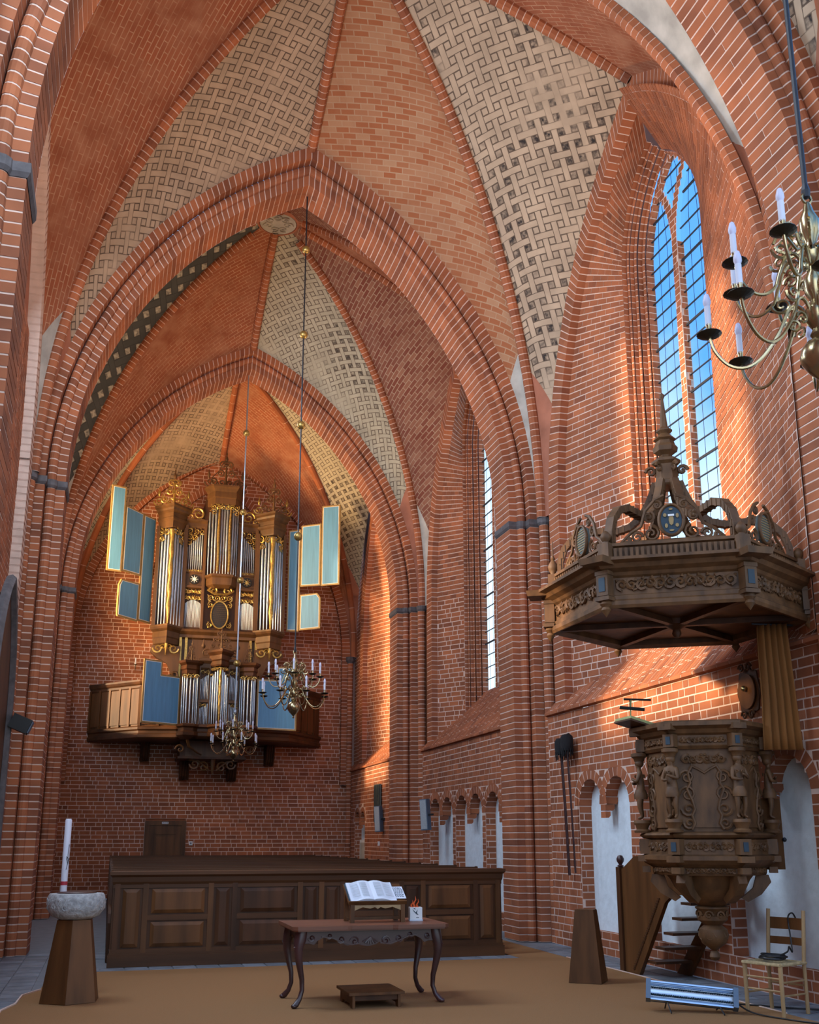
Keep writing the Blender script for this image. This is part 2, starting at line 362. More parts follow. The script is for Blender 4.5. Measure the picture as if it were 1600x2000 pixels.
def brickpaint_mat(name, c1, c2, mort, rot, w=.3, h=.1, ms=.012, wash=.5, mirror=True):
    m, n, l, b = nodes_of(name); uv = n.new('ShaderNodeUVMap'); src = uv.outputs['UV']
    mp = n.new('ShaderNodeMapping'); mp.inputs['Rotation'].default_value = (0, 0, radians(rot)); l.new(src, mp.inputs['Vector'])
    bt = n.new('ShaderNodeTexBrick'); bt.inputs['Scale'].default_value = 1; bt.inputs['Brick Width'].default_value = w; bt.inputs['Row Height'].default_value = h; bt.inputs['Mortar Size'].default_value = ms
    bt.inputs['Color1'].default_value = (*c1, 1); bt.inputs['Color2'].default_value = (*c2, 1); bt.inputs['Mortar'].default_value = (*mort, 1); bt.inputs['Bias'].default_value = -.25
    l.new(mp.outputs['Vector'], bt.inputs['Vector'])
    tc = n.new('ShaderNodeTexCoord'); t = n.new('ShaderNodeTexNoise'); t.inputs['Scale'].default_value = 1.1; t.inputs['Detail'].default_value = 9; t.inputs['Roughness'].default_value = .65; l.new(tc.outputs['Object'], t.inputs['Vector'])
    r = n.new('ShaderNodeMapRange'); r.inputs['From Min'].default_value = .38; r.inputs['From Max'].default_value = .62; r.inputs['To Max'].default_value = wash; l.new(t.outputs['Fac'], r.inputs['Value'])
    x = n.new('ShaderNodeMix'); x.data_type = 'RGBA'; l.new(r.outputs['Result'], x.inputs['Factor']); l.new(bt.outputs['Color'], x.inputs['A'])
    t2 = n.new('ShaderNodeTexNoise'); t2.inputs['Scale'].default_value = 2.4; t2.inputs['Detail'].default_value = 10; l.new(tc.outputs['Object'], t2.inputs['Vector'])
    r2 = n.new('ShaderNodeValToRGB'); r2.color_ramp.elements[0].position = .35; r2.color_ramp.elements[1].position = .68
    r2.color_ramp.elements[0].color = (*[v * .75 for v in c1], 1); r2.color_ramp.elements[1].color = (*[(a * .55 + q * .42) for a, q in zip(c1, mort)], 1)
    l.new(t2.outputs['Fac'], r2.inputs['Fac']); l.new(r2.outputs['Color'], x.inputs['B']); l.new(x.outputs['Result'], b.inputs['Base Color']); return m
CREAM = (.49, .375, .27); INK = (.085, .06, .045); RED = (.33, .105, .052); RED2 = (.22, .07, .045)
M['weave'] = weave_mat('painted_basket_weave', CREAM, INK, (.17, .13, .10), 38, cell=.112, dark_lo=.50, dark_hi=.60, fill=.38)
M['weave_sq'] = weave_mat('painted_weave_with_dark_squares', CREAM, INK, (.035, .03, .03), 12, cell=.115, dark_lo=.47, dark_hi=.55)
M['weave_fine'] = weave_mat('painted_fine_weave', (.46, .42, .32), INK, (.07, .06, .05), 20, cell=.105, dark_lo=.53, dark_hi=.60)
M['lattice'] = weave_mat('painted_dark_lattice', (.085, .09, .085), (.05, .05, .05), (.46, .43, .34), 45, cell=.16, dark_lo=.15, dark_hi=.3)
M['red_bond'] = brickpaint_mat('red_painted_vault', RED, (.27, .085, .045), (.50, .30, .19), 90, .27, .085, .007, .95)
M['chevron'] = brickpaint_mat('red_and_white_painted_bond', (.33, .115, .05), (.44, .27, .16), (.42, .27, .17), 42, .26, .10, .010, .4)
M['chevron_dark'] = brickpaint_mat('dark_red_painted_bond', (.19, .06, .04), (.33, .17, .11), (.40, .29, .21), 42, .26, .095, .009, .5)

def quadgrid(name, grid, mats, parent, mi=None, uvs=None):
    nr, nc = len(grid), len(grid[0]); me = bpy.data.meshes.new(name)
    me.from_pydata([p for row in grid for p in row], [], [(r * nc + c, r * nc + c + 1, (r + 1) * nc + c + 1, (r + 1) * nc + c) for r in range(nr - 1) for c in range(nc - 1)])
    for q in mats: me.materials.append(M[q])
    if mi: me.polygons.foreach_set('material_index', [mi(r, c) for r in range(nr - 1) for c in range(nc - 1)])
    if uvs:
        L = me.uv_layers.new(name='UVMap'); k = 0
        for p in me.polygons:
            for v in p.vertices: L.data[k].uv = uvs[v // nc][v % nc]; k += 1
    me.polygons.foreach_set('use_smooth', [True] * len(me.polygons))
    return link(bpy.data.objects.new(name, me), parent)

# ---- transverse arches with their pillars
P1 = [(0, .35), (0, -.33), (.15, -.33)]; R1 = roll((.215, -.335), .075, 180, 360)
P2 = [(.295, -.33), (.295, -.55), (.46, -.55)]; SH = roll((.52, -.655), .095, 150, 345, 8)
ALT = [[[(0, .35), (0, .02)], [(0, .008), (0, -.33), (.15, -.33)]], None, None]
for A in ARCH:
    Yk, xc, hw, ri, ro = A['Y'], A['xc'], A['hw'], A['ri'], A['ro']
    for sg in (1, -1):
        def f(s, a, y, sg=sg):
            if s <= ZS: return Vector((xc + sg * (hw + a), Yk + y, s))
            u, w = arch_pt(hw + a, ri + (ro - ri) * a / .5, s - ZS); return Vector((xc + sg * u, Yk + y, ZS + w))
        st = struct('pillar'); bs = Bricks(); core = MB(); n = round(ZS / .109)
        sweep(bs, core, f, 0, ZS - .13, n, [P1, R1, P2, SH], .013, alt=ALT + [None])
        bs.finish(st, limit=260)
        core.build('mortar', 'mortar', st)
        cap = MB()
        for pl in (P1, R1, P2, SH):
            q = inset(pl, -.03); m = len(q); vs = [f(ZS - .13, *p) for p in inset(pl, -.005)] + [f(ZS - .09, *p) for p in q] + [f(ZS, *p) for p in q] + [f(ZS, *p) for p in inset(pl, .03)] + [f(ZS - .13, *p) for p in inset(pl, .03)]
            cap.add(vs, [(r * m + i, r * m + i + 1, (r + 1) * m + i + 1, (r + 1) * m + i) for r in range(4) for i in range(m - 1)] + [tuple(r * m + e for r in range(5)) for e in (0, m - 1)])
        if not (A is ARCH[0] and sg > 0): cap.build('capital', 'stone_cap', st)
        mb = MB(); mb.bb(xc + sg * (hw + .05), xc + sg * (hw + .75), Yk - .3, Yk + .34, 0, ZS); mb.bb(xc + sg * (hw + .35), xc + sg * (hw + .75), Yk - .5, Yk + .6, 0, ZS); mb.build('core', 'brick', st)
        st = struct('transverse_arch'); bs = Bricks(); core = MB(); L = arch_len(hw, ri)
        n = round(L / .112)
        g = .013 / L
        sweep(bs, core, f, ZS + 1e-6, ZS + 1, n, [P1, R1, P2], g, alt=ALT)
        bs.finish(st, limit=260)
        back = [(0, .35), (.29, .35), (.29, .6), (.5, .6)]; m = 4; vs = [f(ZS + 1e-6 + k / 24, *p) for k in range(25) for p in back]
        core.add(vs, [(k * m + i, k * m + i + 1, (k + 1) * m + i + 1, (k + 1) * m + i) for k in range(24) for i in range(3)])
        core.build('mortar', 'mortar', st)

# ---- vaults: eight webs, eight ribs, boss ring
RIB = [(.05, .085), (-.05, .085), (-.10, .05), (-.115, 0), (-.10, -.05), (-.05, -.085), (.05, -.085)]
def rib(bs, core, pts, courses):
    N = len(pts) - 1
    def f(s, a, y):
        k = min(N - 1, max(0, int(s * N))); t = s * N - k; p = pts[k].lerp(pts[k + 1], t)
        T = (pts[min(N, k + 1)] - pts[k]).normalized(); B = T.cross(Vector((0, 0, 1))).normalized(); Nn = B.cross(T).normalized()
        return p + Nn * a + B * y
    L = sum((pts[i + 1] - pts[i]).length for i in range(N))
    sweep(bs, core, f, 0, 1, courses or round(L / .115), [RIB], .010 / L, depth=.004)
def vault(idx, Ya, Yb, aA, aB, zb, wr, mats, back=False, bricks=True, yw=None, hwl=None):
    st = struct('ceiling' if idx == 0 else 'ceiling.%03d' % idx)
    xc = XC; yc = (Ya + Yb) / 2; boss = Vector((xc, yc, zb)); zs = ZS; NT, NS = 26, 9
    oa, ob = .52, (.1 if back else .48)
    hx = 4.26
    bs = Bricks(); core = MB()
    def tr(end, sg, t):        # transverse boundary
        if end == 'A': yy, hw, ro, xx = Ya + oa, aA['hw'] + .42, aA['ro'] - .08, aA['xc']
        else: yy, hw, ro, xx = Yb - ob, aB['hw'] + .42, aB['ro'] - .08, aB['xc']
        u, w = arch_pt(hw, ro, t); return Vector((xx + sg * u, yy, zs + w))
    hwl = hwl or (Yb - Ya) / 2 - .85; yw = yw or yc
    def wa(sg, en, t):         # wall boundary
        u, w = arch_pt(hwl + (.6 if back and en > 0 else 0), wr, t); return Vector((xc + sg * (hx + .02), yw + en * u, zs + w))
    def dg(sg, en, t):         # diagonal
        c = Vector((xc + sg * (hx - .02), (Yb - .68) if en > 0 else (Ya + .68), zs))
        if back and en > 0: c.y = Yb - .2
        d = Vector((boss.x - c.x, boss.y - c.y, 0)); D = d.length; d.normalize(); u, w = arch_pt(D, zb - zs, t); return c + d * (D - u) + Vector((0, 0, w))
    def patch(key, A, B):
        mt, low, tl = mats[key]; grid, uvs = [], []; v = 0; prev = None
        for i in range(NT + 1):
            t = i / NT; a, b = A(t), B(t); w = (b - a).length; row, ur = [], []
            mid = (a + b) / 2; v += (mid - prev).length if prev is not None else 0; prev = mid
            t1 = min(1, t + .01); t0 = t1 - .02; T = ((A(t1) + B(t1)) - (A(t0) + B(t0))).normalized(); Cc = b - a; cp = Cc.dot(T); cq = (Cc - T * cp).length
            for k in range(NS + 1):
                s = k / NS; p = a.lerp(b, s); p.z += .13 * sin(pi * s) * sin(pi * min(1, t * 1.0) * .5); row.append(p); ur.append(((s - .5) * cq, v + (s - .5) * cp))
            grid.append(row); uvs.append(ur)
        quadgrid('web', grid, [mt, low], st, lambda r, c: 1 if (r + .5) / NT < tl else 0, uvs)
    for sg, sn in ((1, 'R'), (-1, 'L')):
        for en, e in ((1, 'B'), (-1, 'A')):
            patch(sn + 'T' + e, lambda t: tr(e, sg, t), lambda t: dg(sg, en, t))
            patch(sn + 'W' + e, lambda t: wa(sg, en, t), lambda t: dg(sg, en, t))
            rib(bs, core, [dg(sg, en, i / 28) for i in range(27)], None if bricks else 12)
        a = wa(sg, 1, 1); rib(bs, core, [a.lerp(boss, i / 8) + Vector((0, 0, .10 * sin(pi * i / 8))) for i in range(8)], None if bricks else 10)
    for e in 'AB':
        a = (tr(e, 1, 1) + tr(e, -1, 1)) / 2; rib(bs, core, [a.lerp(boss, i / 8) + Vector((0, 0, .10 * sin(pi * i / 8))) for i in range(8)], None if bricks else 10)
    bs.finish(st, limit=230 if bricks else 0)
    core.build('mortar', 'mortar', st)
    mb = MB(); mb.lathe([(.0, .12), (.36, .12), (.42, .08), (.42, -.02), (.5, -.06), (.5, -.14), (.42, -.16), (.40, -.08), (.0, -.08)], 28, boss - Vector((0, 0, .08)))
    mb.build('boss_ring', 'red_plaster', st, 40)
    mb = MB()
    mb.lathe([(0, -.16), (.3, -.14), (.40, -.15), (.41, -.09)], 24, boss - Vector((0, 0, .08)))
    for k in range(7):
        a = 2 * pi * k / 7; mb.scroll(boss + Vector((.22 * cos(a), .22 * sin(a), -.24)), (cos(a), sin(a), 0), (-sin(a), cos(a), 0), .11, 1.3, .018, 1 if k % 2 else -1)
    mb.build('boss_medallion', 'grey_plaster', st, 40)
RP, GP = 'red_plaster', 'grey_plaster'
vault(0, *BAYS[0][:2], ARCH[0], ARCH[1], BAYS[0][3], 6.0, dict(RTB=('chevron', GP, .30), LTB=('weave', RP, .26), RWB=('weave_sq', RP, .27), LWB=('red_bond', GP, .28), RTA=('grey_plaster', GP, .3), LTA=('weave', RP, .3), RWA=('red_bond', RP, .3), LWA=('red_bond', RP, .3)), yw=12.1, hwl=3.6)
vault(1, *BAYS[1][:2], ARCH[1], ARCH[2], BAYS[1][3], 5.8, dict(RTB=('weave_fine', RP, .30), LTB=('red_bond', GP, .26), RWB=('chevron_dark', GP, .27), LWB=('lattice', GP, .28), RTA=('chevron_dark', GP, .3), LTA=('red_bond', RP, .3), RWA=('red_bond', RP, .3), LWA=('weave', RP, .3)))
vault(2, *BAYS[2][:2], ARCH[2], dict(xc=2.66, hw=3.76, ri=5.6, ro=6.1), BAYS[2][3], 5.8, dict(RTB=('red_bond', RP, .25), LTB=('weave', GP, .20), RWB=('weave_fine', RP, .3), LWB=('weave_fine', RP, .3), RTA=('weave_fine', GP, .3), LTA=('red_bond', RP, .3), RWA=('red_bond', RP, .3), LWA=('weave', RP, .3)), back=True, bricks=False)
vault(3, .3, 8.35, dict(Y=.3, xc=XC, hw=3.76, ri=6.1, ro=6.8), ARCH[0], 15.3, 6.0, {k: (('weave_sq', RP, .30) if k[1] == 'T' else ('red_bond', RP, .3)) for k in ('RTB', 'LTB', 'RWB', 'LWB', 'RTA', 'LTA', 'RWA', 'LWA')}, bricks=False)

# ---- right-hand wall
def uz(hw, rise, w):
    r = (hw * hw + rise * rise) / (2 * hw)
    return hw - r + sqrt(max(0, r * r - w * w)) if w > 0 else hw
wr_ = struct('wall_right'); wl_low = Bricks(); wl_core = MB(); plast = MB()
NICHE = {0: (13.93, 11.97, 10.0), 1: (21.75, 19.93, 18.11), 2: (29.45,)}
ZN, RN, DN = 2.1, .385, .21
def niche_hw(b): return .815 if b < 2 else .62
def lower_spans(b, y0, y1, ring):
    hwn = niche_hw(b); e = .165 if ring else 0
    def sp(v):
        cuts = []
        for yc in NICHE[b]:
            c = hwn / 2 + .02; ra = hwn / 2 - .02
            if .30 < v <= ZN: cuts.append((yc - hwn, yc + hwn))
            elif v > ZN:
                R = ra + e; h = v - ZN
                if h < R:
                    q = sqrt(R * R - h * h); a, bb = (yc - c - q, yc - c + q), (yc + c - q, yc + c + q)
                    if a[1] > bb[0] - .03: cuts.append((a[0], bb[1]))
                    else: cuts += [a, bb]
        cuts.sort(); out = []; p = y0
        for a, bb in cuts:
            if a > p: out.append((p, min(a, y1)))
            p = max(p, bb)
        if p < y1: out.append((p, y1))
        return [q for q in out if q[1] - q[0] > .02]
    return sp
def arcs_bricks(bs, core, yc, ra, z0, a0, a1, n, pl, clip=None, X0=0):
    def f(s, a, d): return Vector((d, yc + (ra + a) * cos(s), z0 + (ra + a) * sin(s)))
    sweep(bs, core, f, a0, a1, n, [pl], .011 / ra)
for b, (Ya, Yb, yc, zb) in enumerate(BAYS):
    y0, y1 = (8.75, Yb - .77) if b == 0 else (Ya + .6, Yb - .77 if b < 2 else Yb)
    brick_rows(wl_low, wl_core, lambda u, v: Vector((XL, u, v)), (-1, 0, 0), 0, 3.58, lower_spans(b, y0, y1, True), core_spans=lower_spans(b, y0, y1, False))
    for nc in NICHE[b]:
        hwn = niche_hw(b); c = hwn / 2 + .02; ra = hwn / 2 - .02
        plast.add([(XL + DN, nc - hwn - .05, .25), (XL + DN, nc + hwn + .05, .25), (XL + DN, nc + hwn + .05, 2.62), (XL + DN, nc - hwn - .05, 2.62)], [(0, 1, 2, 3)])
        for sg in (1, -1):
            brick_rows(wl_low, wl_core, lambda u, v: Vector((XL + .002 + u, nc + sg * hwn, v)), (0, -sg, 0), .30, ZN, lambda v: [(0, DN)], h=.109, Ls=(.3,))
            arcs_bricks(wl_low, wl_core, nc + sg * c, ra, ZN, 0, pi, 11 if b < 2 else 7, [(0, XL + DN), (0, XL), (.155 if b < 2 else .12, XL)])
        brick_rows(wl_low, wl_core, lambda u, v: Vector((XL + u, nc - hwn + v, .30)), (0, 0, 1), 0, 2 * hwn, lambda v: [(0, DN)], h=.13, Ls=(.3,))
        # hanging corbel between the two little arches
        for k, (zt, zbm, d) in enumerate(((2.12, 2.03, .20), (2.02, 1.94, .14), (1.93, 1.86, .08))) if False else ():
            pass
        for (zt, zbm, x1) in ((ZN + .10, ZN + .01, XL + DN), (ZN, ZN - .09, XL + .15), (ZN - .10, ZN - .19, XL + .08)):
            q = MB().prism([(XL, zt), (XL, zbm), (x1 - .03, zbm), (x1, zbm + .03), (x1, zt)], (0, nc - .075, 0), (1, 0, 0), (0, 0, 1), -.15); wl_low.add([Vector(p) for p in q.v], q.f)
    # string course and sloping sill
    def fs(s, a, y): return Vector((XL + y, s, 3.62 + a))
    sweep(wl_low, wl_core, fs, y0, y1, round((y1 - y0) / .27), [[(-.04, 0), (-.02, -.06), (.02, -.06), (.05, -.02), (.05, .08)]], .012)
    dx, dz = 1.16, 1.24; L = sqrt(dx * dx + dz * dz); ex, ez = dx / L, dz / L
    brick_rows(wl_low, wl_core, lambda u, v: Vector((XL - .02 + u * ex, v, 3.66 + u * ez)), (-ez, 0, ex), y0, y1, lambda v: [(0, L)], h=.10, Ls=(.28,), depth=.004)
wl_low.finish(wr_, limit=300, minpx=10)
wl_core.build('mortar', 'mortar', wr_)
plast.build('niche_plaster', 'plaster', wr_)

# ---- upper wall with the window recesses
M['glass'] = (lambda: None)
def glass_mat():
    m, n, l, b = nodes_of('leaded_window_glass'); out = n['Material Output']
    tr = n.new('ShaderNodeBsdfTransparent'); tr.inputs['Color'].default_value = (.80, .92, 1, 1); gl = n.new('ShaderNodeBsdfGlossy'); gl.inputs['Roughness'].default_value = .1
    mx = n.new('ShaderNodeMixShader'); mx.inputs[0].default_value = .05; l.new(tr.outputs[0], mx.inputs[1]); l.new(gl.outputs[0], mx.inputs[2]); l.new(mx.outputs[0], out.inputs['Surface']); n.remove(b); return m
M['glass'] = glass_mat()
J1 = [(0, 8.09), (0, 7.96), (.02, 7.96)]; JR1 = roll((.045, 7.935), .03, 180, 350, 6); J2 = [(.075, 7.92), (.075, 7.84), (.085, 7.84)]; JR2 = roll((.105, 7.81), .028, 170, 350, 6); J3 = [(.13, 7.79), (.13, 7.72), (.14, 7.72)]; JR3 = roll((.155, 7.70), .026, 170, 350, 6); J4 = [(.18, 7.68), (.18, 7.60)]
HWW, ZW, RW = .85, 10.75, 1.60
HJ = {1: .18, -1: .075}; XJ = {1: 7.60, -1: 7.86}
for b, (Ya, Yb, yc, zb) in enumerate(BAYS):
    st = struct('window_%d' % (b + 1))
    if b == 2: MB().bb(7.32, 8.4, 29.75, 31.3, 3.3, 13.6).build('corner_masonry', 'mortar', st)
    bs = Bricks(); core = MB(); hf = (Yb - Ya) / 2 - 1.25; ycf = (Ya + Yb) / 2
    if b == 0: hf, ycf = 3.2, 12.1
    wr = (6.0, 5.8, 5.8)[b] - .35
    # formeret along the wall
    for sg in (1, -1):
        def ff(s, a, d, sg=sg):
            if s <= ZS: return Vector((d, ycf + sg * (hf + a), s))
            u, w = arch_pt(hf + a, wr + a * .9, s - ZS); return Vector((d, ycf + sg * u, ZS + w))
        pl = [[(0, XU + .06), (0, XU - .14), (.40, XU - .14)]]
        L = arch_len(hf, wr)
        if not (b == 0 and sg < 0): sweep(bs, core, ff, 3.6, ZS, round((ZS - 3.6) / .109), pl, .012)
        sweep(bs, core, ff, ZS + 1e-6, ZS + 1, round(L / .112), pl, .012 / L)
    for sg in (1, -1):          # curved splay above the springing: courses run from the wall arch to the jamb
        hj = HWW + HJ[sg]; rj = RW + (hj - HWW) * .9; XS = XU if not (b == 0 and sg < 0) else 6.88; zt = ZW + rj
        def fr(s, a, d, sg=sg, hj=hj, rj=rj, XS=XS, zt=zt):
            u, w = arch_pt(hf, wr, s - ZS); zj = ZS + w * (zt - ZS) / wr; j = uz(hj, rj, zj - ZW) if zj > ZW else hj
            if s - ZS > .9999: j = 0
            F = Vector((XS, ycf + sg * u, ZS + w)); J = Vector((XJ[sg], yc + sg * j, zj)); tt = s - ZS; return F.lerp(J, a) + Vector((1 - tt, sg * .6, tt * 1.1)) * d
        n = round(arch_len(hf, wr) / .112); e = .005
        A5 = [[(i / 5 + e, 0), ((i + 1) / 5 - e, 0)] for i in range(5)]; B5 = [[(max(0, i / 5 - .1) + e, 0), (min(1, (i + 1) / 5 - .1) - e, 0)] for i in range(6)]
        g = .02 / arch_len(hf, wr)
        if b == 0 and sg < 0: A5.append([(-.1, 0), (-e, 0)]); B5.append([(-.1, 0), (-e, 0)])
        for k in range(n):
            for q in (A5 if k % 2 else B5):
                s0, s1 = ZS + k / n + g / 2, ZS + (k + 1) / n - g / 2; (a0, _), (a1, _) = q; dd = random.uniform(-.002, .002)
                vs = [fr(s0, a0, dd), fr(s0, a1, dd), fr(s1, a1, dd), fr(s1, a0, dd)]
                bs.add(vs + [fr(s0, a0, .010), fr(s0, a1, .010), fr(s1, a1, .010), fr(s1, a0, .010)], [(0, 1, 2, 3), (0, 4, 5, 1), (1, 5, 6, 2), (2, 6, 7, 3), (3, 7, 4, 0)])
        vs = [fr(ZS + k / 60, a, .007) for k in range(61) for a in (-.08 if b == 0 and sg < 0 else .0, .25, .5, .75, .99)]
        core.add(vs, [(k * 5 + i, k * 5 + i + 1, (k + 1) * 5 + i + 1, (k + 1) * 5 + i) for k in range(60) for i in range(4)])
    # splayed wall face, both sides, then the stepped jambs
    for sg in (1, -1):
        hj = HWW + HJ[sg]; yo, yi = ycf + sg * hf, yc + sg * hj; XS = XU if not (b == 0 and sg < 0) else 6.88
        D = Vector((XJ[sg] - XS, yi - yo, 0)); Ld = D.length; D.normalize()
        nrm = Vector((-abs(D.y), D.x * (1 if D.y > 0 else -1) * 1, 0)).normalized(); nrm = Vector((-abs(D.y), (1 if D.y > 0 else -1) * D.x, 0)).normalized()
        def sp(v, sg=sg, yo=yo, yi=yi, Ld=Ld, hj=hj):
            a = uz(hf, wr, v - ZS) if v > ZS else hf; i = uz(hj, RW + (hj - HWW) * .9, v - ZW) if v > ZW else hj
            if v > ZS + wr - .02: return []
            if v > ZW + RW + .2: i = -.0
            ua = (hf - a) / abs(yi - yo) * Ld; ui = Ld * (1 - (i - hj) / abs(yi - yo)) if i >= 0 else Ld + hj
            if b == 0 and sg < 0: ua -= .16
            return [(ua, ui)] if ui - ua > .03 else []
        brick_rows(bs, core, lambda u, v: Vector((XS, yo, v)) + D * u, nrm, 3.7, ZS, sp)
        def fw(s, a, d, sg=sg):
            if s <= ZW: return Vector((d, yc + sg * (HWW + a), s))
            u, w = arch_pt(HWW + a, RW + a * .9, s - ZW); return Vector((d, yc + sg * u, ZW + w))
        pcs = [J1, JR1, J2, JR2, J3, JR3, J4] if sg > 0 else [J1, JR1]; L = arch_len(HWW + .1, RW)
        sweep(bs, core, fw, 4.0, ZW, round((ZW - 4.0) / .109), pcs, .012, depth=.004); sweep(bs, core, fw, ZW + 1e-6, ZW + 1, round(L / .115), pcs, .012 / L, depth=.004)
    if b == 2: brick_rows(bs, core, lambda u, v: Vector((XU - .1, u, v)), (-1, 0, 0), 3.7, 12.6, lambda v: [(29.9, YB)])
    # tracery: main light edge u(z), mullion branch ub(z)
    um = .075
    def u_(z): return uz(HWW, RW, z - ZW) if z > ZW else HWW
    def ub(z): return um + HWW - u_(z)
    z0, zt = 4.85, ZW + RW
    def open_spans(z):
        o = []
        if u_(z) - ub(z) > .02: o += [(-u_(z), -ub(z)), (ub(z), u_(z))]
        e = min(ub(z) - .17, u_(z) - .05)
        if z > ZW + .6 and e > .02: o.append((-e, e))
        return sorted(o)
    def solid_spans(z):
        if z >= zt - .01: return []
        o, p = [], -u_(z) - .07
        for a, c in open_spans(z): o.append((p, a)); p = c
        o.append((p, u_(z) + .07)); return [q for q in o if q[1] - q[0] > .03]
    brick_rows(bs, core, lambda u, v: Vector((7.97, yc + u, v)), (-1, 0, 0), z0, zt, solid_spans, depth=.004)
    for sgn in (1, -1):
        brick_rows(bs, core, lambda u, v: Vector((7.98 + u, yc + sgn * um, v)), (0, sgn, 0), z0, ZW, lambda v: [(0, .12)], depth=.004)
    bs.finish(st, limit=280 if b == 0 else (150 if b == 1 else 60), minpx=10); core.build('mortar', 'mortar', st)
    lead = MB(); n = 27; dzp = (zt - z0) / n; pr = MB(); bars = MB()
    for k in range(n):
        za, zc = z0 + k * dzp, z0 + (k + 1) * dzp; A, B = open_spans(za + .002), open_spans(zc - .002)
        for (a0, a1) in A:
            m = [q for q in B if min(a1, q[1]) - max(a0, q[0]) > 0]
            b0, b1 = m[0] if m else ((a0 + a1) / 2 - .005, (a0 + a1) / 2 + .005)
            MB().add([(8.05, yc + a0, za), (8.05, yc + a1, za), (8.05, yc + b1, zc), (8.05, yc + b0, zc)], [(0, 1, 2, 3)]).build('pane', 'glass', st)
            (bars if k % 4 == 0 else lead).box((8.045, yc + (a0 + a1) / 2, za), (.025, a1 - a0, .034 if k % 4 == 0 else .013))
            for q in (1 / 3, 2 / 3):
                lead.tube([(8.048, yc + a0 + (a1 - a0) * q, za), (8.048, yc + b0 + (b1 - b0) * q, zc)], .004, 4)
    lead.build('lead_came', 'lead', st); bars.build('saddle_bar', 'lead', st)
    MB().bb(8.09, 8.11, yc - 4, yc - HWW - .03, 3, 14).bb(8.09, 8.11, yc + HWW + .03, yc + 4, 3, 14).bb(8.09, 8.11, yc - HWW - .1, yc + HWW + .1, 12.42, 14).bb(8.09, 8.11, yc - HWW - .1, yc + HWW + .1, 3, 4.82).build('outer_wall', 'brick', st)

# ---- back wall
wb = struct('wall_back'); bs = Bricks(); core = MB(); hb, rb, xb = 3.95, 6.05, 2.66
def bspan(v):
    a = uz(hb + .3, rb + .2, v - ZS) if v > ZS else 4.3
    if v > ZS + rb + .15: return []
    if v < 2.14: return [(xb - a, .97), (2.12, xb + a)]
    return [(xb - a, xb + a)]
brick_rows(bs, core, lambda u, v: Vector((u, YB, v)), (0, -1, 0), 0, ZS + rb + .1, bspan, h=.115, Ls=(.30, .30, .15))
for sg in (1, -1):
    def fb(s, a, y, sg=sg):
        if s <= ZS: return Vector((xb + sg * (hb + a), y, s))
        u, w = arch_pt(hb + a, rb + a * .9, s - ZS); return Vector((xb + sg * u, y, ZS + w))
    L = arch_len(hb, rb); pl = [[(0, YB + .02), (0, YB - .16), (.25, YB - .16)]]
    sweep(bs, core, fb, 3.2, ZS, 36, pl, .012); sweep(bs, core, fb, ZS + 1e-6, ZS + 1, round(L / .115), pl, .012 / L)
    # blind window arch behind the organ
    def fc(s, a, y, sg=sg):
        u, w = arch_pt(1.9 + a, 3.0 + a, s); return Vector((xb + sg * u, y, 9.3 + w))
    sweep(bs, core, fc, 0, 1, 32, [[(0, YB + .02), (0, YB - .05), (.26, YB - .05)]], .0035)
    # corner shaft
    def fd(s, a, y, sg=sg): return Vector((xb + sg * (4.2 + a), YB - .2 + y, s))
    sweep(bs, core, fd, 0, ZS - .2, 60, [roll((0, 0), .09, 150, 400, 8)], .012)
    MB().lathe([(.09, 0), (.14, .08), (.14, .2), (.0, .2)], 10, (xb + sg * 4.2, YB - .2, ZS - .2)).build('capital', 'stone_cap', wb)
bs.finish(wb, limit=300, minpx=10); core.build('mortar', 'mortar', wb)
d = struct('door_1', 'dark brown panelled door in the brick back wall')
mb = MB(); mb.bb(.97, 1.09, YB - .06, YB + .05, 0, 2.13); mb.bb(2.0, 2.12, YB - .06, YB + .05, 0, 2.13); mb.bb(1.09, 2.0, YB - .06, YB + .05, 2.0, 2.13); MB().bb(.9, 2.2, YB + .06, YB + .3, 0, 2.4).build('masonry', 'brick', d); mb.build('door_frame', 'oak_mid', d)  # masonry box: unseen backing added to stop sky leaking past the door
mb = MB(); mb.bb(1.09, 2.0, YB - .01, YB + .03, 0, 2.0); mb.bb(1.09, 1.25, YB - .03, YB, 0, 2.0); mb.bb(1.84, 2.0, YB - .03, YB, 0, 2.0); mb.bb(1.25, 1.84, YB - .03, YB, 1.75, 2.0); mb.bb(1.25, 1.84, YB - .03, YB, .9, 1.1); mb.build('door_leaf', 'oak_mid', d)
mb = MB(); mb.prism([(1.31, 1.16), (1.78, 1.16), (1.78, 1.69), (1.31, 1.69)], (0, YB - .005, 0), (1, 0, 0), (0, 0, 1), .02); mb.build('door_panel', 'oak_mid', d)
mb = MB(); mb.bb(1.44, 1.62, YB - .075, YB - .062, 2.035, 2.095); mb.mi = 1
for k, x in enumerate((1.455, 1.475, 1.50, 1.525, 1.545, 1.57, 1.59)): mb.bb(x, x + .012, YB - .078, YB - .0755, 2.045 + .006 * (k % 2), 2.083)
mb.build('door_sign', ('white', 'blue_grey'), d)

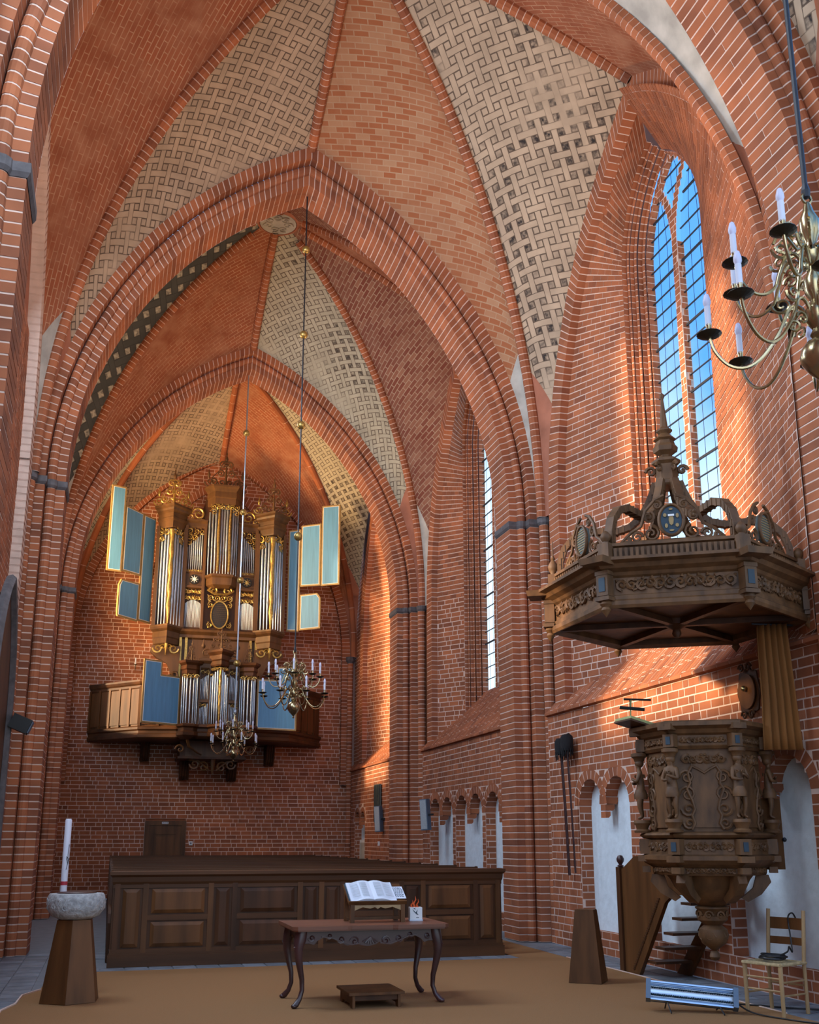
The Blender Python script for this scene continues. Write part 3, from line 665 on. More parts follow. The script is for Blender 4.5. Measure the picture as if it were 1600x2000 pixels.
# ---- left-hand wall, out of view; openings shaped to place the sun patches
wl = struct('wall_left'); mb = MB(); x0, x1 = -2.0, -1.68
ys = [-.5]
ys += [9.0, 12.7, 25.2, 27.7, 28.5, 30.1]  # last pair is a slit added to put sun on the gallery's left wing
ys.append(YB + .3)
for k in range(len(ys) - 1):
    if k % 2 == 0: mb.bb(x0, x1, ys[k], ys[k + 1], 0, 14.5)
    else: mb.bb(x0, x1, ys[k], ys[k + 1], 0, 4.9); mb.bb(x0, x1, ys[k], ys[k + 1], 11.4 if k < 4 else 6.7, 14.5)
mb.build('masonry', 'red_plaster', wl)
bs = Bricks(); core = MB()
brick_rows(bs, core, lambda u, v: Vector((-1.46, u, v)), (1, 0, 0), 0, 3.7, lambda v: [(12.0, 12.75), (15.0, 15.9)] if v < 4.8 else [(12, 15.9)])
brick_rows(bs, core, lambda u, v: Vector((-1.64, u, v)), (1, 0, 0), 3.7, 9.0, lambda v: [(13.4, 15.9)] if v > 4.9 else [(15.05, 15.9)])
def fl(s, a, d):
    if s <= ZS: return Vector((d, 15.75 - a, s))
    u, w = arch_pt(3.25, 5.95, s - ZS); u2, w2 = arch_pt(3.25 - a, 5.95 - a * .9, s - ZS); return Vector((d, 12.475 + u2, ZS + w2))
pl = [[(0, -1.50), (.40, -1.50), (.40, -1.70)]]
sweep(bs, core, fl, 0, ZS, 65, pl, .012); sweep(bs, core, fl, ZS + 1e-6, ZS + 1, 60, pl, .0017)
bs.finish(wl, limit=150); core.build('mortar', 'mortar', wl)
d = struct('door_2', 'tall dark arched doorway with a grey stone frame at the left edge')
mb = MB(); mb2 = MB()
pts = [(1.12, 0)] + [(arch_pt(1.12, 1.7, i / 14)[0], 3.2 + arch_pt(1.12, 1.7, i / 14)[1]) for i in range(15)]
full = [(-a, z) for a, z in pts] + [(a, z) for a, z in pts[::-1][1:]]
mb.prism([(13.88 + a, z) for a, z in full], (-1.5, 0, 0), (0, 1, 0), (0, 0, 1), .05); mb.build('door_leaf', 'oak', d)
mb2.tube([(-1.44, 13.88 + a * 1.0, z) for a, z in full], .07, 6); mb2.build('door_frame', 'stone_cap', d)

MB().bb(6.95, 8.4, YB + .02, 31.3, 0, 14).bb(-2.4, -1.4, YB - .1, 31.3, 0, 14).build('outer_masonry', 'mortar', wb)
# ---- floor
fl_ = struct('floor')
MB().add([(-6, -6, -.012), (13, -6, -.012), (13, YB + 1, -.012), (-6, YB + 1, -.012)], [(0, 1, 2, 3)]).build('grout', 'grout', fl_)
car = MB().add([(-.72, 0, 0), (6.28, 0, 0), (6.28, 14.08, 0), (-.55, 14.1, 0), (-.62, 12.6, 0), (-.78, 12.2, 0), (-.80, 11.6, 0), (-.90, 11.2, 0), (-.93, 0, 0)], [(0, 1, 2, 3, 4, 5, 6, 7, 8)])
car.add([(5.62, 14.08, 0), (6.28, 14.08, 0), (6.5, 24, 0), (5.62, 24, 0)], [(0, 1, 2, 3)])
car.build('carpet', 'carpet', fl_)
mb = MB(); mb.tube([(-.92, 9, .004), (-.89, 11.2, .004), (-.79, 11.6, .004), (-.77, 12.2, .004), (-.61, 12.6, .004)], .012, 4); mb.tube([(6.29, 9.0, .003), (6.29, 14.0, .003)], .008, 4); mb.build('carpet_edging', 'mortar', fl_)
tm = None
def tile(x0, x1, y0, y1):
    g = .008; h = -.002 + random.uniform(-.001, .001)
    MB().box(((x0 + x1) / 2, (y0 + y1) / 2, h - .008), (x1 - x0 - g * 2, y1 - y0 - g * 2, .016), taper=.985).build('tile', 'tile', fl_)
x = -.6
while x < 5.7: tile(x, x + .30, 14.13, 14.5); x += .30
for i in range(4):
    for k in range(18): tile(-1.9 + .3 * i + (.0 if i < 3 else -.0), -1.6 + .3 * i, 10.6 + .3 * k, 10.9 + .3 * k)
for k in range(20): tile(6.31, 6.61, 8.9 + .33 * k, 9.23 + .33 * k); tile(6.61, 6.91, 8.75 + .33 * k, 9.08 + .33 * k)
for i in range(6):
    for k in range(3): tile(-1.0 + .3 * (i - 2), -.7 + .3 * (i - 2), 15.6 + .3 * k + .0, 15.9 + .3 * k)
# ================================================================== OBJECTS
def mould(mb, plan, prof, back=None):
    """moulding run along an open front outline (x ascending, front towards -y); prof = [(outset, z)]"""
    vs = []; m = len(plan)
    for o, z in prof:
        vs += [(x, y, z) for x, y in inset(plan, -o)]
    fs = [(r * m + i, r * m + i + 1, (r + 1) * m + i + 1, (r + 1) * m + i) for r in range(len(prof) - 1) for i in range(m - 1)]
    fs += [tuple(r * m + e for r in range(len(prof))) for e in (0, m - 1)]
    fs += [tuple(range(m)), tuple((len(prof) - 1) * m + i for i in range(m))]
    mb.add(vs, fs)
def offp(poly, d):
    n = len(poly); ar = sum(poly[i][0] * poly[(i + 1) % n][1] - poly[(i + 1) % n][0] * poly[i][1] for i in range(n)); s = 1 if ar > 0 else -1; out = []
    for i in range(n):
        a, b, c = poly[i - 1], poly[i], poly[(i + 1) % n]
        d1 = Vector((b[0] - a[0], b[1] - a[1])).normalized(); d2 = Vector((c[0] - b[0], c[1] - b[1])).normalized()
        n1 = Vector((-d1.y, d1.x)) * s; n2 = Vector((-d2.y, d2.x)) * s; q = (n1 + n2)
        q = q / max(.3, q.dot(n1)) if q.length > 1e-4 else n1
        out.append((b[0] + q.x * d, b[1] + q.y * d))
    return out
def carve(mb, O, U, V, w, h, n=6, r=.012, rows=1, mirror=True, seed=1, lift=.01):
    """foliate scrollwork that fills a w x h field centred on O"""
    rg = random.Random(seed); O, U, V = Vector(O), Vector(U).normalized(), Vector(V).normalized(); N = U.cross(V).normalized()
    half = w / 2 if mirror else w; k = max(1, n // 2)
    for j in range(rows):
        for i in range(k):
            s = min(half / k * .62, h / rows * .52); cx = (i + .5) * half / k; cy = ((j + .5) / rows - .5) * h
            hd = 1 if (i + j) % 2 else -1; a0 = rg.uniform(0, 6.28); tr = rg.uniform(1.2, 1.6)
            for sg in ((1, -1) if mirror else (1,)):
                P = O + U * (sg * cx if mirror else cx - w / 2) + V * cy + N * lift
                mb.scroll(P, U * sg, V, s, tr, max(r * 1.25, s * .2), hd, n=4, seg=12, a0=a0)
                for q in range(3):
                    a = a0 + q * 2.1; d = U * (sg * cos(a)) + V * sin(a); mb.tube([P + d * s * .9, P + d * s * 1.15 + V * .2 * s, P + d * s * 1.35 + V * .1 * s], lambda t: r * (1.4 - 1.2 * t), 4)
def pipe(parent, x, y, z0, zm, z1, r, m='pipe', name='pipe'):
    mb = MB(); mb.lathe([(r * .3, z0), (r, zm - r * .6), (r * .98, zm), (r * .93, zm + .01), (r, zm + r * 1.6), (r, z1)], 8, (x, y, 0))
    mb.tube([(x - r * .7, y - r * .86, zm + .005), (x + r * .7, y - r * .86, zm + .005)], r * .16, 4)
    return mb.build(name, m, parent, 50)
def twist(parent, x, y, z0, zm, z1, r):
    mb = MB(); vs = []; n = 16; N = 60
    for i in range(N + 1):
        t = i / N; z = zm + (z1 - zm) * t
        for k in range(n):
            a = 2 * pi * k / n; q = r * (1 + .16 * cos(2 * a - 26 * t)); vs.append((x + q * cos(a), y + q * sin(a), z))
    mb.add(vs, [(i * n + k, i * n + (k + 1) % n, (i + 1) * n + (k + 1) % n, (i + 1) * n + k) for i in range(N) for k in range(n)])
    mb.lathe([(r * .25, z0), (r, zm)], 10, (x, y, 0)); return mb.build('pipe', 'gold', parent, 60, label='twisted gilded pipe')
def finial(parent, x, y, z, h, m='organ_oak', sc=1.0):
    mb = MB(); s = h
    mb.lathe([(.0, 0), (.09 * s, 0), (.10 * s, .04 * s), (.05 * s, .10 * s), (.03 * s, .18 * s), (.07 * s, .28 * s), (.085 * s, .36 * s), (.05 * s, .46 * s), (.02 * s, .54 * s), (.035 * s, .6 * s), (.03 * s, .66 * s), (.012 * s, .72 * s), (.004 * s, 1.0 * s)], 10, (x, y, z)); return mb.build('finial', m, parent, 40)
def crest(parent, x, y, z, w, h, m='gold', seed=1):
    """pierced scroll cresting that tapers to the top"""
    mb = MB(); U, V = Vector((1, 0, 0)), Vector((0, 0, 1)); rows = 3
    for j in range(rows):
        ww = w * (1 - j / (rows + .4)); s = h / rows * .44; k = max(1, int(ww / (s * 2.0) / 2 + .5))
        for i in range(k):
            for sg in (1, -1):
                mb.scroll((x + sg * (i + .5) * ww / (2 * k), y, z + (j + .5) * h / rows), U * sg, V, s, 1.4, s * .24, 1 if (i + j) % 2 else -1, n=4, seg=13, a0=j * 1.3 + i)
    mb.tube([(x, y, z), (x, y, z + h * 1.0)], lambda t: .05 * h * (1.3 - t), 5)
    for sg in (1, -1): mb.tube([(x + sg * w / 2, y, z), (x + sg * w * .42, y, z + h * .35), (x + sg * w * .22, y, z + h * .6), (x + sg * w * .08, y, z + h * .95)], .016, 4)
    return mb.build('cresting', m, parent, 50)

# ------------------------------------------------------------------ organ
org = thing('pipe_organ', 'tall carved oak organ with tin pipes, gilding and open blue shutters on the back wall', 'organ', (2.68, 30.3, 4.4))
OC = Matrix.Translation((-2.68, -30.3, -4.4))
_MB = MB
class OMB(_MB):
    def build(s, *a, **k):
        s.v = [(p[0] - 2.68, p[1] - 30.3, p[2] - 4.4) for p in s.v]; return _MB.build(s, *a, **k)
def with_local(cls):
    global MB
    MB = cls
with_local(OMB)
# main case
mb = MB(); mb.bb(.86, 4.49, 29.66, 30.75, 7.3, 10.55); mb.bb(2.15, 3.2, 29.64, 30.6, 9.2, 11.5); mb.build('case_body', 'oak', org)
LT, RT = [(.82, 29.62), (1.20, 29.22), (1.60, 29.62)], [(3.74, 29.62), (4.13, 29.22), (4.53, 29.62)]
CT = [(2.22, 29.6), (2.40, 29.24), (2.96, 29.24), (3.16, 29.6)]
FL = [(1.60, 29.62), (2.22, 29.62)]; FR = [(3.14, 29.62), (3.74, 29.62)]
for pl in (LT, RT):
    mb = MB(); mould(mb, pl, [(.0, 10.42), (.02, 10.46), (.02, 10.62), (.06, 10.66), (.06, 10.72), (.04, 10.74), (.04, 10.86), (.12, 10.92), (.14, 10.98), (.20, 11.02), (.20, 11.08), (.0, 11.10)]); mb.build('tower_cornice', 'organ_oak', org)
    mb = MB(); mould(mb, pl, [(-.12, 6.95), (-.04, 7.02), (-.02, 7.16), (.0, 7.2), (.0, 7.36), (.08, 7.42), (.12, 7.48), (.12, 7.53), (.0, 7.55)]); mb.build('tower_base', 'organ_oak', org)
    cx = pl[1][0]; mb = MB()
    for sg in (1, -1):
        mb.scroll((cx + sg * .22, 29.36, 6.86), (sg, 0, 0), (0, 0, 1), .14, 1.3, .03, -1); mb.scroll((cx + sg * .08, 29.25, 6.88), (sg, 0, 0), (0, 0, 1), .08, 1.2, .02, 1)
    mb.tube([(cx, 29.22, 6.98), (cx, 29.2, 6.8), (cx, 29.26, 6.66)], lambda t: .05 * (1 - .8 * t), 6); mb.build('corbel_carving', 'gold', org, 50)
    mb = MB()
    for k in range(2):
        a, b = Vector((*pl[k], 0)), Vector((*pl[k + 1], 0)); d = (b - a); L = d.length; d.normalize(); nn = Vector((d.y, -d.x, 0))
        carve(mb, (a + b) / 2 + Vector((0, 0, 10.30)) + nn * .03, d, (0, 0, 1), L * .9, .22, 4, .017, seed=k + 3, mirror=False)
        e = a if k == 0 else b
        carve(mb, e + d * (.2 if k == 0 else -.2) + Vector((0, 0, 10.08)) + nn * .03, d, (0, 0, 1), .24, .2, 2, .015, seed=k + 5, mirror=False)
    mb.build('pipe_shade', 'gold', org, 50)
    for k in range(2):
        a, b = pl[k], pl[k + 1]
        for i in range(4):
            t = (i + .55) / 4.6 if k == 0 else 1 - (i + .55) / 4.6
            pipe(org, a[0] + (b[0] - a[0]) * t, a[1] + (b[1] - a[1]) * t + .05, 7.56, 8.35 + .14 * abs(3 - i), 10.15 + .08 * i, .040)
    twist(org, cx, 29.26, 7.56, 8.0, 10.36, .062)
    mb = MB()
    for e in (pl[0], pl[2]): mb.bb(e[0] - .045, e[0] + .045, 29.5, 29.7, 7.5, 10.5)
    mb.build('tower_post', 'organ_oak', org)
    crest(org, cx, 29.3, 11.1, .8, .8, 'gold' if pl is LT else 'organ_oak', seed=3); finial(org, cx, 29.32, 11.78, .62)
    for sg in (1, -1):
        mb = MB(); mb.scroll((cx + sg * .42, 29.5, 11.24), (sg, 0, 0), (0, 0, 1), .15, 1.5, .028, -1); mb.lathe([(0, 0), (.03, .04), (.05, .12), (.02, .2), (0, .3)], 8, (cx + sg * .42, 29.5, 11.38)); mb.build('volute', 'gold', org, 50)
# centre tower
mb = MB(); mould(mb, CT, [(.0, 11.22), (.03, 11.26), (.03, 11.42), (.06, 11.45), (.05, 11.62), (.10, 11.68), (.16, 11.74), (.16, 11.80), (0, 11.82)]); mb.build('tower_cornice', 'organ_oak', org)
mb = MB(); mould(mb, CT, [(-.14, 8.72), (-.02, 8.80), (.0, 8.88), (.0, 9.0), (.05, 9.04), (.05, 9.10), (0, 9.12)]); mb.build('tower_base', 'organ_oak', org)
for i in range(11):
    t = (i + .5) / 11; xs = 2.24 + .9 * t; y = 29.28 if 2.42 < xs < 2.94 else 29.28 + min(abs(xs - 2.42), abs(xs - 2.94)) * 1.6
    zm = 9.95 - .05 * abs(i - 5) if False else 9.72 + .05 * abs(i - 5)
    g = i in (4, 7); pipe(org, xs, y + .05, 9.13, zm, 11.3 - .05 * abs(i - 5), .033)
    if i in (3, 7):
        mb = MB(); mb.tube([(xs, y - .01, 9.2), (xs + .01, y - .02, 9.7), (xs - .01, y - .02, 10.4), (xs, y - .01, 11.2)], lambda t: .026 + .012 * sin(t * 60), 6); mb.build('gilded_strip', 'gold', org, 60)
mb = MB(); carve(mb, (2.68, 29.22, 11.14), (1, 0, 0), (0, 0, 1), .8, .2, 6, .015, seed=8); carve(mb, (2.36, 29.25, 10.98), (1, 0, 0), (0, 0, 1), .16, .2, 2, .013, seed=9, mirror=False); carve(mb, (3.02, 29.25, 10.98), (1, 0, 0), (0, 0, 1), .16, .2, 2, .013, seed=9, mirror=False); mb.build('pipe_shade', 'gold', org, 50)
crest(org, 2.68, 29.4, 11.82, .95, .85, 'organ_oak'); finial(org, 2.68, 29.42, 12.5, .62)
for sg in (1, -1):
    mb = MB(); mb.scroll((2.68 + sg * .46, 29.5, 11.98), (sg, 0, 0), (0, 0, 1), .16, 1.4, .028, -1); mb.lathe([(0, 0), (.03, .04), (.05, .12), (.02, .2), (0, .34)], 8, (2.68 + sg * .5, 29.5, 12.1)); mb.build('volute', 'organ_oak', org, 50)
    mb = MB(); mb.scroll((2.68 + sg * .74, 29.58, 10.98), (sg, 0, 0), (0, 0, 1), .2, 1.5, .035, 1); mb.tube([(2.68 + sg * .95, 29.58, 10.82), (2.68 + sg * .8, 29.58, 10.78), (2.68 + sg * .56, 29.58, 10.8)], .035, 5); mb.scroll((2.68 + sg * .96, 29.58, 10.86), (sg, 0, 0), (0, 0, 1), .1, 1.3, .022, 1); mb.build('volute', 'gold', org, 50)
# flats
for pl, sg in ((FL, 1), (FR, -1)):
    x0, x1 = pl[0][0] + .04, pl[1][0] - .04; cx = (x0 + x1) / 2
    mb = MB(); mould(mb, pl, [(0, 10.55), (.03, 10.6), (.03, 10.7), (.10, 10.76), (.10, 10.8), (0, 10.82)]); mb.build('flat_cornice', 'organ_oak', org)
    mb = MB(); mould(mb, pl, [(0, 8.70), (.07, 8.73), (.07, 8.79), (.02, 8.81), (.02, 9.16), (.05, 9.18), (.05, 9.22), (0, 9.24)]); mb.build('flat_rail', 'organ_oak', org)
    mb = MB(); mb.bb(x0, x1, 29.6, 29.63, 9.66, 9.69); mb.build('mouth_rail', 'organ_oak', org)
    for i in range(9):
        t = (i + .5) / 9; hh = t if sg > 0 else 1 - t; pipe(org, x0 + (x1 - x0) * t, 29.6, 9.24, 9.70, 9.92 + .58 * hh, .022)
    mb = MB(); mb2 = MB()
    carve(mb, (cx, 29.6, 10.44), (1, 0, 0), (0, 0, 1), x1 - x0, .18, 6, .014, seed=12, mirror=False); carve(mb, (cx - sg * .12, 29.6, 10.26), (1, 0, 0), (0, 0, 1), .3, .18, 4, .014, seed=13, mirror=False); carve(mb, (cx - sg * .2, 29.6, 10.09), (1, 0, 0), (0, 0, 1), .15, .15, 2, .013, seed=14, mirror=False)
    carve(mb, (cx, 29.6, 8.52), (1, 0, 0), (0, 0, 1), x1 - x0, .36, 6, .017, rows=2, seed=15); carve(mb, (cx, 29.6, 9.25), (1, 0, 0), (0, 0, 1), x1 - x0, .06, 10, .008, seed=16); mb.build('pipe_shade', 'gold', org, 50)
    mb = MB(); mb.lathe([(0, -.03), (.14, -.03), (.15, 0), (.13, .03), (.0, .03)], 20, (cx, 29.575, 8.98), axis=(0, 1, 0)); mb.build('star_roundel', 'black', org)
    mb = MB()
    for k in range(8): a = k * pi / 4; mb.tube([(cx, 29.54, 8.98), (cx + .12 * cos(a), 29.535, 8.98 + .12 * sin(a))], lambda t: .022 * (1.1 - t), 4)
    mb.build('star', 'gold' if sg < 0 else 'white', org)
    for i in range(15):
        t = (i + .5) / 15; pipe(org, x0 + (x1 - x0) * t, 29.58, 7.56, 7.98 + .05 * abs((i % 7) - 3), 8.22 + .14 * sin(pi * t), .0115)
    mb = MB()
    for e in (x0, x1): mb.bb(e - .05, e + .03, 29.52, 29.66, 7.5, 10.6)
    mb.build('flat_post', 'organ_oak', org)
mb = MB(); mould(mb, [(1.55, 29.6), (3.8, 29.6)], [(-.1, 7.22), (.0, 7.26), (.0, 7.34), (.1, 7.42), (.12, 7.48), (0, 7.52)]); mb.build('base_cornice', 'organ_oak', org)
# name board with gilt frame
mb = MB(); mb.lathe([(0, .0), (.23, .0), (.24, .02), (0, .03)], 28, (2.68, 29.55, 7.95), axis=(0, -1, 0)); mb.v = [(p[0], p[1], 7.95 + (p[2] - 7.95) * 1.62) for p in mb.v]; o = mb.build('inscription_board', 'black', org)
mb = MB(); mb.tube([(2.68 + .245 * cos(a * pi / 16), 29.52, 7.95 + .40 * sin(a * pi / 16)) for a in range(33)], .022, 6); carve(mb, (2.68, 29.57, 8.45), (1, 0, 0), (0, 0, 1), .7, .2, 4, .016, seed=20)
for sx in (1, -1):
    for sz in (1, -1): carve(mb, (2.68 + sx * .27, 29.57, 7.95 + sz * .3), (sx, 0, 0), (0, 0, 1), .16, .16, 2, .014, seed=21, mirror=False)
mb.build('inscription_frame', 'gold', org, 50)
mb = MB(); rg = random.Random(4)
for k in range(11):
    z = 8.26 - k * .058; w = .2 * sqrt(max(.05, 1 - ((z - 7.95) / .4) ** 2)); x = 2.68 - w
    while x < 2.68 + w - .03: q = rg.uniform(.02, .06); mb.bb(x, min(x + q, 2.68 + w), 29.518, 29.524, z, z + .010); x += q + .014
mb.build('inscription', 'organ_oak', org)
mb = MB(); mb.scroll((2.48, 29.5, 8.66), (-1, 0, 0), (0, 0, 1), .13, 1.4, .03, 1); mb.scroll((2.88, 29.5, 8.66), (1, 0, 0), (0, 0, 1), .13, 1.4, .03, 1); mb.tube([(2.3, 29.5, 8.68), (2.5, 29.45, 8.55), (2.86, 29.45, 8.55), (3.06, 29.5, 8.68)], .03, 5); mb.build('console_volute', 'gold', org, 50)
# lower case with curved brackets
mb = MB(); mb.bb(1.55, 3.85, 29.7, 30.75, 5.97, 7.3); mb.build('lower_case', 'organ_oak', org)
for x in (1.62, 1.78, 3.62, 3.78): MB().bb(x - .035, x + .035, 29.6, 29.72, 5.97, 7.25).build('pilaster', 'gold', org)
for sg in (1, -1):
    x = 2.68 + sg * 1.15; pts = [(2.68 + sg * 1.85, 6.98), (2.68 + sg * 1.9, 6.80), (2.68 + sg * 1.7, 6.62), (2.68 + sg * 1.42, 6.48), (2.68 + sg * 1.3, 6.22), (2.68 + sg * 1.2, 5.97), (2.68 + sg * 1.1, 5.97), (2.68 + sg * 1.05, 6.98)]
    if sg < 0: pts = pts[::-1]
    mb = MB(); mb.prism(pts, (0, 29.72, 0), (1, 0, 0), (0, 0, 1), .16); mb.scroll((2.68 + sg * 1.2, 29.5, 6.15), (sg, 0, 0), (0, 0, 1), .13, 1.3, .045, -1); mb.build('bracket', 'organ_oak', org, 40)
# shutters
def leaf(H, d, poly, sgn):
    U = Vector((*d, 0)); V = Vector((0, 0, 1)); Wd = U.cross(V)
    O = Vector((*H, 0)); mb = MB(); mb.prism(poly, O, U, V, -.05 * sgn); a = mb.build('shutter_leaf', 'shutter_rim', org)
    q = offp(poly, .042); mb = MB(); mb.prism(q, O + Wd * (.0 * sgn), U, V, .006 * sgn); mb.build('painted_edge', 'white', a)
    q = offp(poly, .056); mb = MB(); mb.prism(q, O + Wd * (.004 * sgn), U, V, .006 * sgn); mb.build('painted_panel', 'shutter', a)
A = radians
HL, dL, dL2 = (.74, 29.7), (-cos(A(50)), -sin(A(50))), (-cos(A(62)), -sin(A(62)))
leaf(HL, dL, [(.0, 7.61), (.55, 7.61), (.55, 10.75), (.0, 10.75)], -1)
leaf(HL, dL, [(.57, 8.9), (1.35, 8.87), (1.35, 10.78), (.57, 10.76)], -1)
leaf(HL, dL, [(.57, 7.57), (1.40, 7.57), (1.43, 7.62), (1.43, 8.46), (1.33, 8.64), (.57, 8.67)], -1)
H2 = (HL[0] + dL[0] * 1.38, HL[1] + dL[1] * 1.38)
leaf(H2, (-cos(A(28)), -sin(A(28))), [(.0, 8.82), (.44, 8.80), (.44, 11.28), (.0, 11.30)], -1)
HR, dR = (4.66, 29.66), (cos(A(35)), -sin(A(35)))
leaf(HR, dR, [(.0, 7.60), (.40, 7.57), (.40, 10.72), (.0, 10.72)], 1)
leaf(HR, dR, [(.42, 8.93), (1.07, 8.92), (1.07, 10.84), (.42, 10.83)], 1)
leaf(HR, dR, [(.42, 7.60), (1.09, 7.62), (1.09, 8.55), (.98, 8.70), (.42, 8.68)], 1)
leaf(HR, dR, [(1.09, 8.90), (1.68, 8.90), (1.68, 11.37), (1.09, 11.38)], 1)
with_local(_MB)

# ------------------------------------------------------------------ gallery (balcony) with the chair organ in its front
gal = thing('organ_gallery', 'dark panelled wooden gallery under the large organ, with angled wings', 'balcony', (2.68, 30.3, 4.0))
class GMB(_MB):
    def build(s, *a, **k):
        s.v = [(p[0] - 2.68, p[1] - 30.3, p[2] - 4.0) for p in s.v]; return _MB.build(s, *a, **k)
with_local(GMB)
GP_ = [(-.75, 30.86), (.6, 29.32), (1.6, 29.05), (3.75, 29.05), (4.75, 29.32), (5.95, 30.86)]
mb = MB(); mb.add([(x, y, 4.36) for x, y in GP_] + [(x, y, 4.44) for x, y in GP_], [(0, 1, 2, 3, 4, 5), (6, 7, 8, 9, 10, 11)]); mb.build('gallery_floor', 'oak', gal)
mb = MB(); mould(mb, GP_, [(.0, 4.30), (.05, 4.34), (.05, 4.42), (.02, 4.45), (.02, 4.52), (.07, 4.56), (.07, 4.62), (.0, 4.66)]); mb.build('base_moulding', 'oak_h', gal)
for k in range(5):
    a, b = Vector((*GP_[k], 0)), Vector((*GP_[k + 1], 0)); d = b - a; L = d.length; d.normalize(); nn = Vector((-d.y, d.x, 0)); top = 5.78
    mb = MB(); mb.box(a + d * L / 2 + nn * .04 + Vector((0, 0, 5.2)), (L, .05, 1.16), d, nn); mb.build('parapet', 'oak_mid', gal)
    n = max(2, round(L / .42)); w = L / n
    for i in range(n):
        mb = MB(); mb.box(a + d * w * (i + .5) - nn * .0 + Vector((0, 0, 5.2)), (w * .74, .03, .98), d, nn); mb.build('panel', 'oak_mid', gal)
        mb = MB(); mb.box(a + d * w * i - nn * .01 + Vector((0, 0, 5.2)), (.07, .05, 1.1), d, nn); mb.build('stile', 'oak_mid', gal)
mb = MB(); mould(mb, GP_, [(.0, 5.68), (.03, 5.72), (.03, 5.78), (.07, 5.82), (.10, 5.88), (.10, 5.93), (-.06, 5.95)]); mb.build('cornice', 'oak_h', gal)
for x, z0, z1, w in ((.84, 3.80, 4.32, .26), (1.97, 3.28, 3.92, .26), (3.33, 3.26, 3.92, .26), (4.42, 3.72, 4.32, .26)):
    mb = MB(); pr = [(30.88, z1), (30.88, z0), (30.62, z0), (30.5, z0 + .1), (30.42, z0 + .3), (30.3, z1)]
    mb.prism(pr, (x - w / 2, 0, 0), (0, 1, 0), (0, 0, 1), w)
    for i in range(4): mb.tube([(x - w / 2 + .03 + i * (w - .06) / 3, y - .012, z) for y, z in pr[2:]], .022, 5)
    mb.build('bracket', 'oak', gal)
mb = MB(); mb.bb(1.75, 3.55, 29.5, 30.7, 3.85, 4.34); mb.build('underside_box', 'organ_oak', gal)
mb = MB(); mb.bb(1.7, 3.6, 29.45, 30.75, 3.80, 3.86); mb.bb(1.75, 1.9, 29.47, 29.52, 3.85, 4.34); mb.bb(3.4, 3.55, 29.47, 29.52, 3.85, 4.34); mb.build('underside_rail', 'oak', gal)
mb = MB()
for sg in (1, -1):
    mb.scroll((2.68 + sg * .5, 29.6, 3.66), (sg, 0, 0), (0, 0, 1), .14, 1.4, .032, -1); mb.scroll((2.68 + sg * .25, 29.6, 3.58), (sg, 0, 0), (0, 0, 1), .16, 1.4, .032, 1); mb.tube([(2.68 + sg * .7, 29.6, 3.78), (2.68 + sg * .4, 29.6, 3.74), (2.68 + sg * .1, 29.6, 3.5)], .03, 5)
    mb.scroll((2.68 + sg * .95, 29.1, 4.02), (sg, 0, 0), (0, 0, 1), .13, 1.2, .03, 1); mb.tube([(2.68 + sg * .78, 28.95, 4.3), (2.68 + sg * .72, 29.0, 4.1), (2.68 + sg * .5, 29.15, 3.95), (2.68 + sg * .35, 29.35, 3.9)], lambda t: .04 * (1.1 - .6 * t), 6)
mb.tube([(2.68, 29.6, 3.8), (2.68, 29.6, 3.5), (2.68, 29.62, 3.36)], lambda t: .07 * (1.1 - t), 6)
mb.build('hanging_carving', 'organ_oak', gal, 50)
with_local(_MB)
rp = thing('chair_organ', 'small chair organ with three pipe towers projecting from the gallery front below the large organ', 'organ', (2.68, 28.8, 4.3))
class RMB(_MB):
    def build(s, *a, **k):
        s.v = [(p[0] - 2.68, p[1] - 28.8, p[2] - 4.3) for p in s.v]; return _MB.build(s, *a, **k)
org2, org = org, rp
with_local(RMB)
L1, R1_ = [(1.66, 28.72), (1.78, 28.5), (2.0, 28.56), (2.12, 28.72)], [(3.24, 28.72), (3.36, 28.56), (3.58, 28.5), (3.70, 28.72)]
C1 = [(2.42, 28.7), (2.68, 28.36), (2.94, 28.7)]
mb = MB(); mb.bb(1.66, 3.70, 28.74, 28.93, 4.62, 6.3); mb.build('case_body', 'oak', rp)
mb = MB(); mould(mb, [(1.62, 28.72), (1.76, 28.46), (2.02, 28.54), (2.14, 28.68), (2.42, 28.68), (2.68, 28.32), (2.94, 28.68), (3.22, 28.68), (3.34, 28.54), (3.6, 28.46), (3.74, 28.72)], [(-.1, 4.26), (.0, 4.32), (.04, 4.36), (.04, 4.44), (.0, 4.48), (.0, 4.56), (.06, 4.6), (.06, 4.66), (0, 4.68)]); mb.build('base_moulding', 'oak_h', rp)
for pl in (L1, R1_):
    cx = sum(p[0] for p in pl) / 4
    mb = MB(); mould(mb, pl, [(0, 6.02), (.02, 6.05), (.02, 6.14), (.05, 6.18), (.04, 6.28), (.12, 6.34), (.14, 6.40), (0, 6.42)]); mb.build('tower_cornice', 'oak_h', rp)
    mb = MB(); carve(mb, (cx, 28.5, 5.96), (1, 0, 0), (0, 0, 1), .42, .12, 4, .012, seed=30); mb.build('pipe_shade', 'gold', rp, 50)
    for i in range(7):
        t = (i + .5) / 7; k = min(2, int(t * 3)); q = t * 3 - k; a, b = pl[k], pl[k + 1]
        pipe(rp, a[0] + (b[0] - a[0]) * q, a[1] + (b[1] - a[1]) * q + .04, 4.69, 5.05 + .04 * abs(3 - i), 5.98, .022)
    crest(rp, cx, 28.6, 6.42, .3, .42, 'organ_oak'); finial(rp, cx, 28.6, 6.8, .26)
mb = MB(); mould(mb, C1, [(0, 6.28), (.02, 6.32), (.02, 6.42), (.05, 6.46), (.05, 6.58), (.12, 6.66), (.14, 6.72), (0, 6.75)]); mb.build('tower_cornice', 'oak_h', rp)
mb = MB()
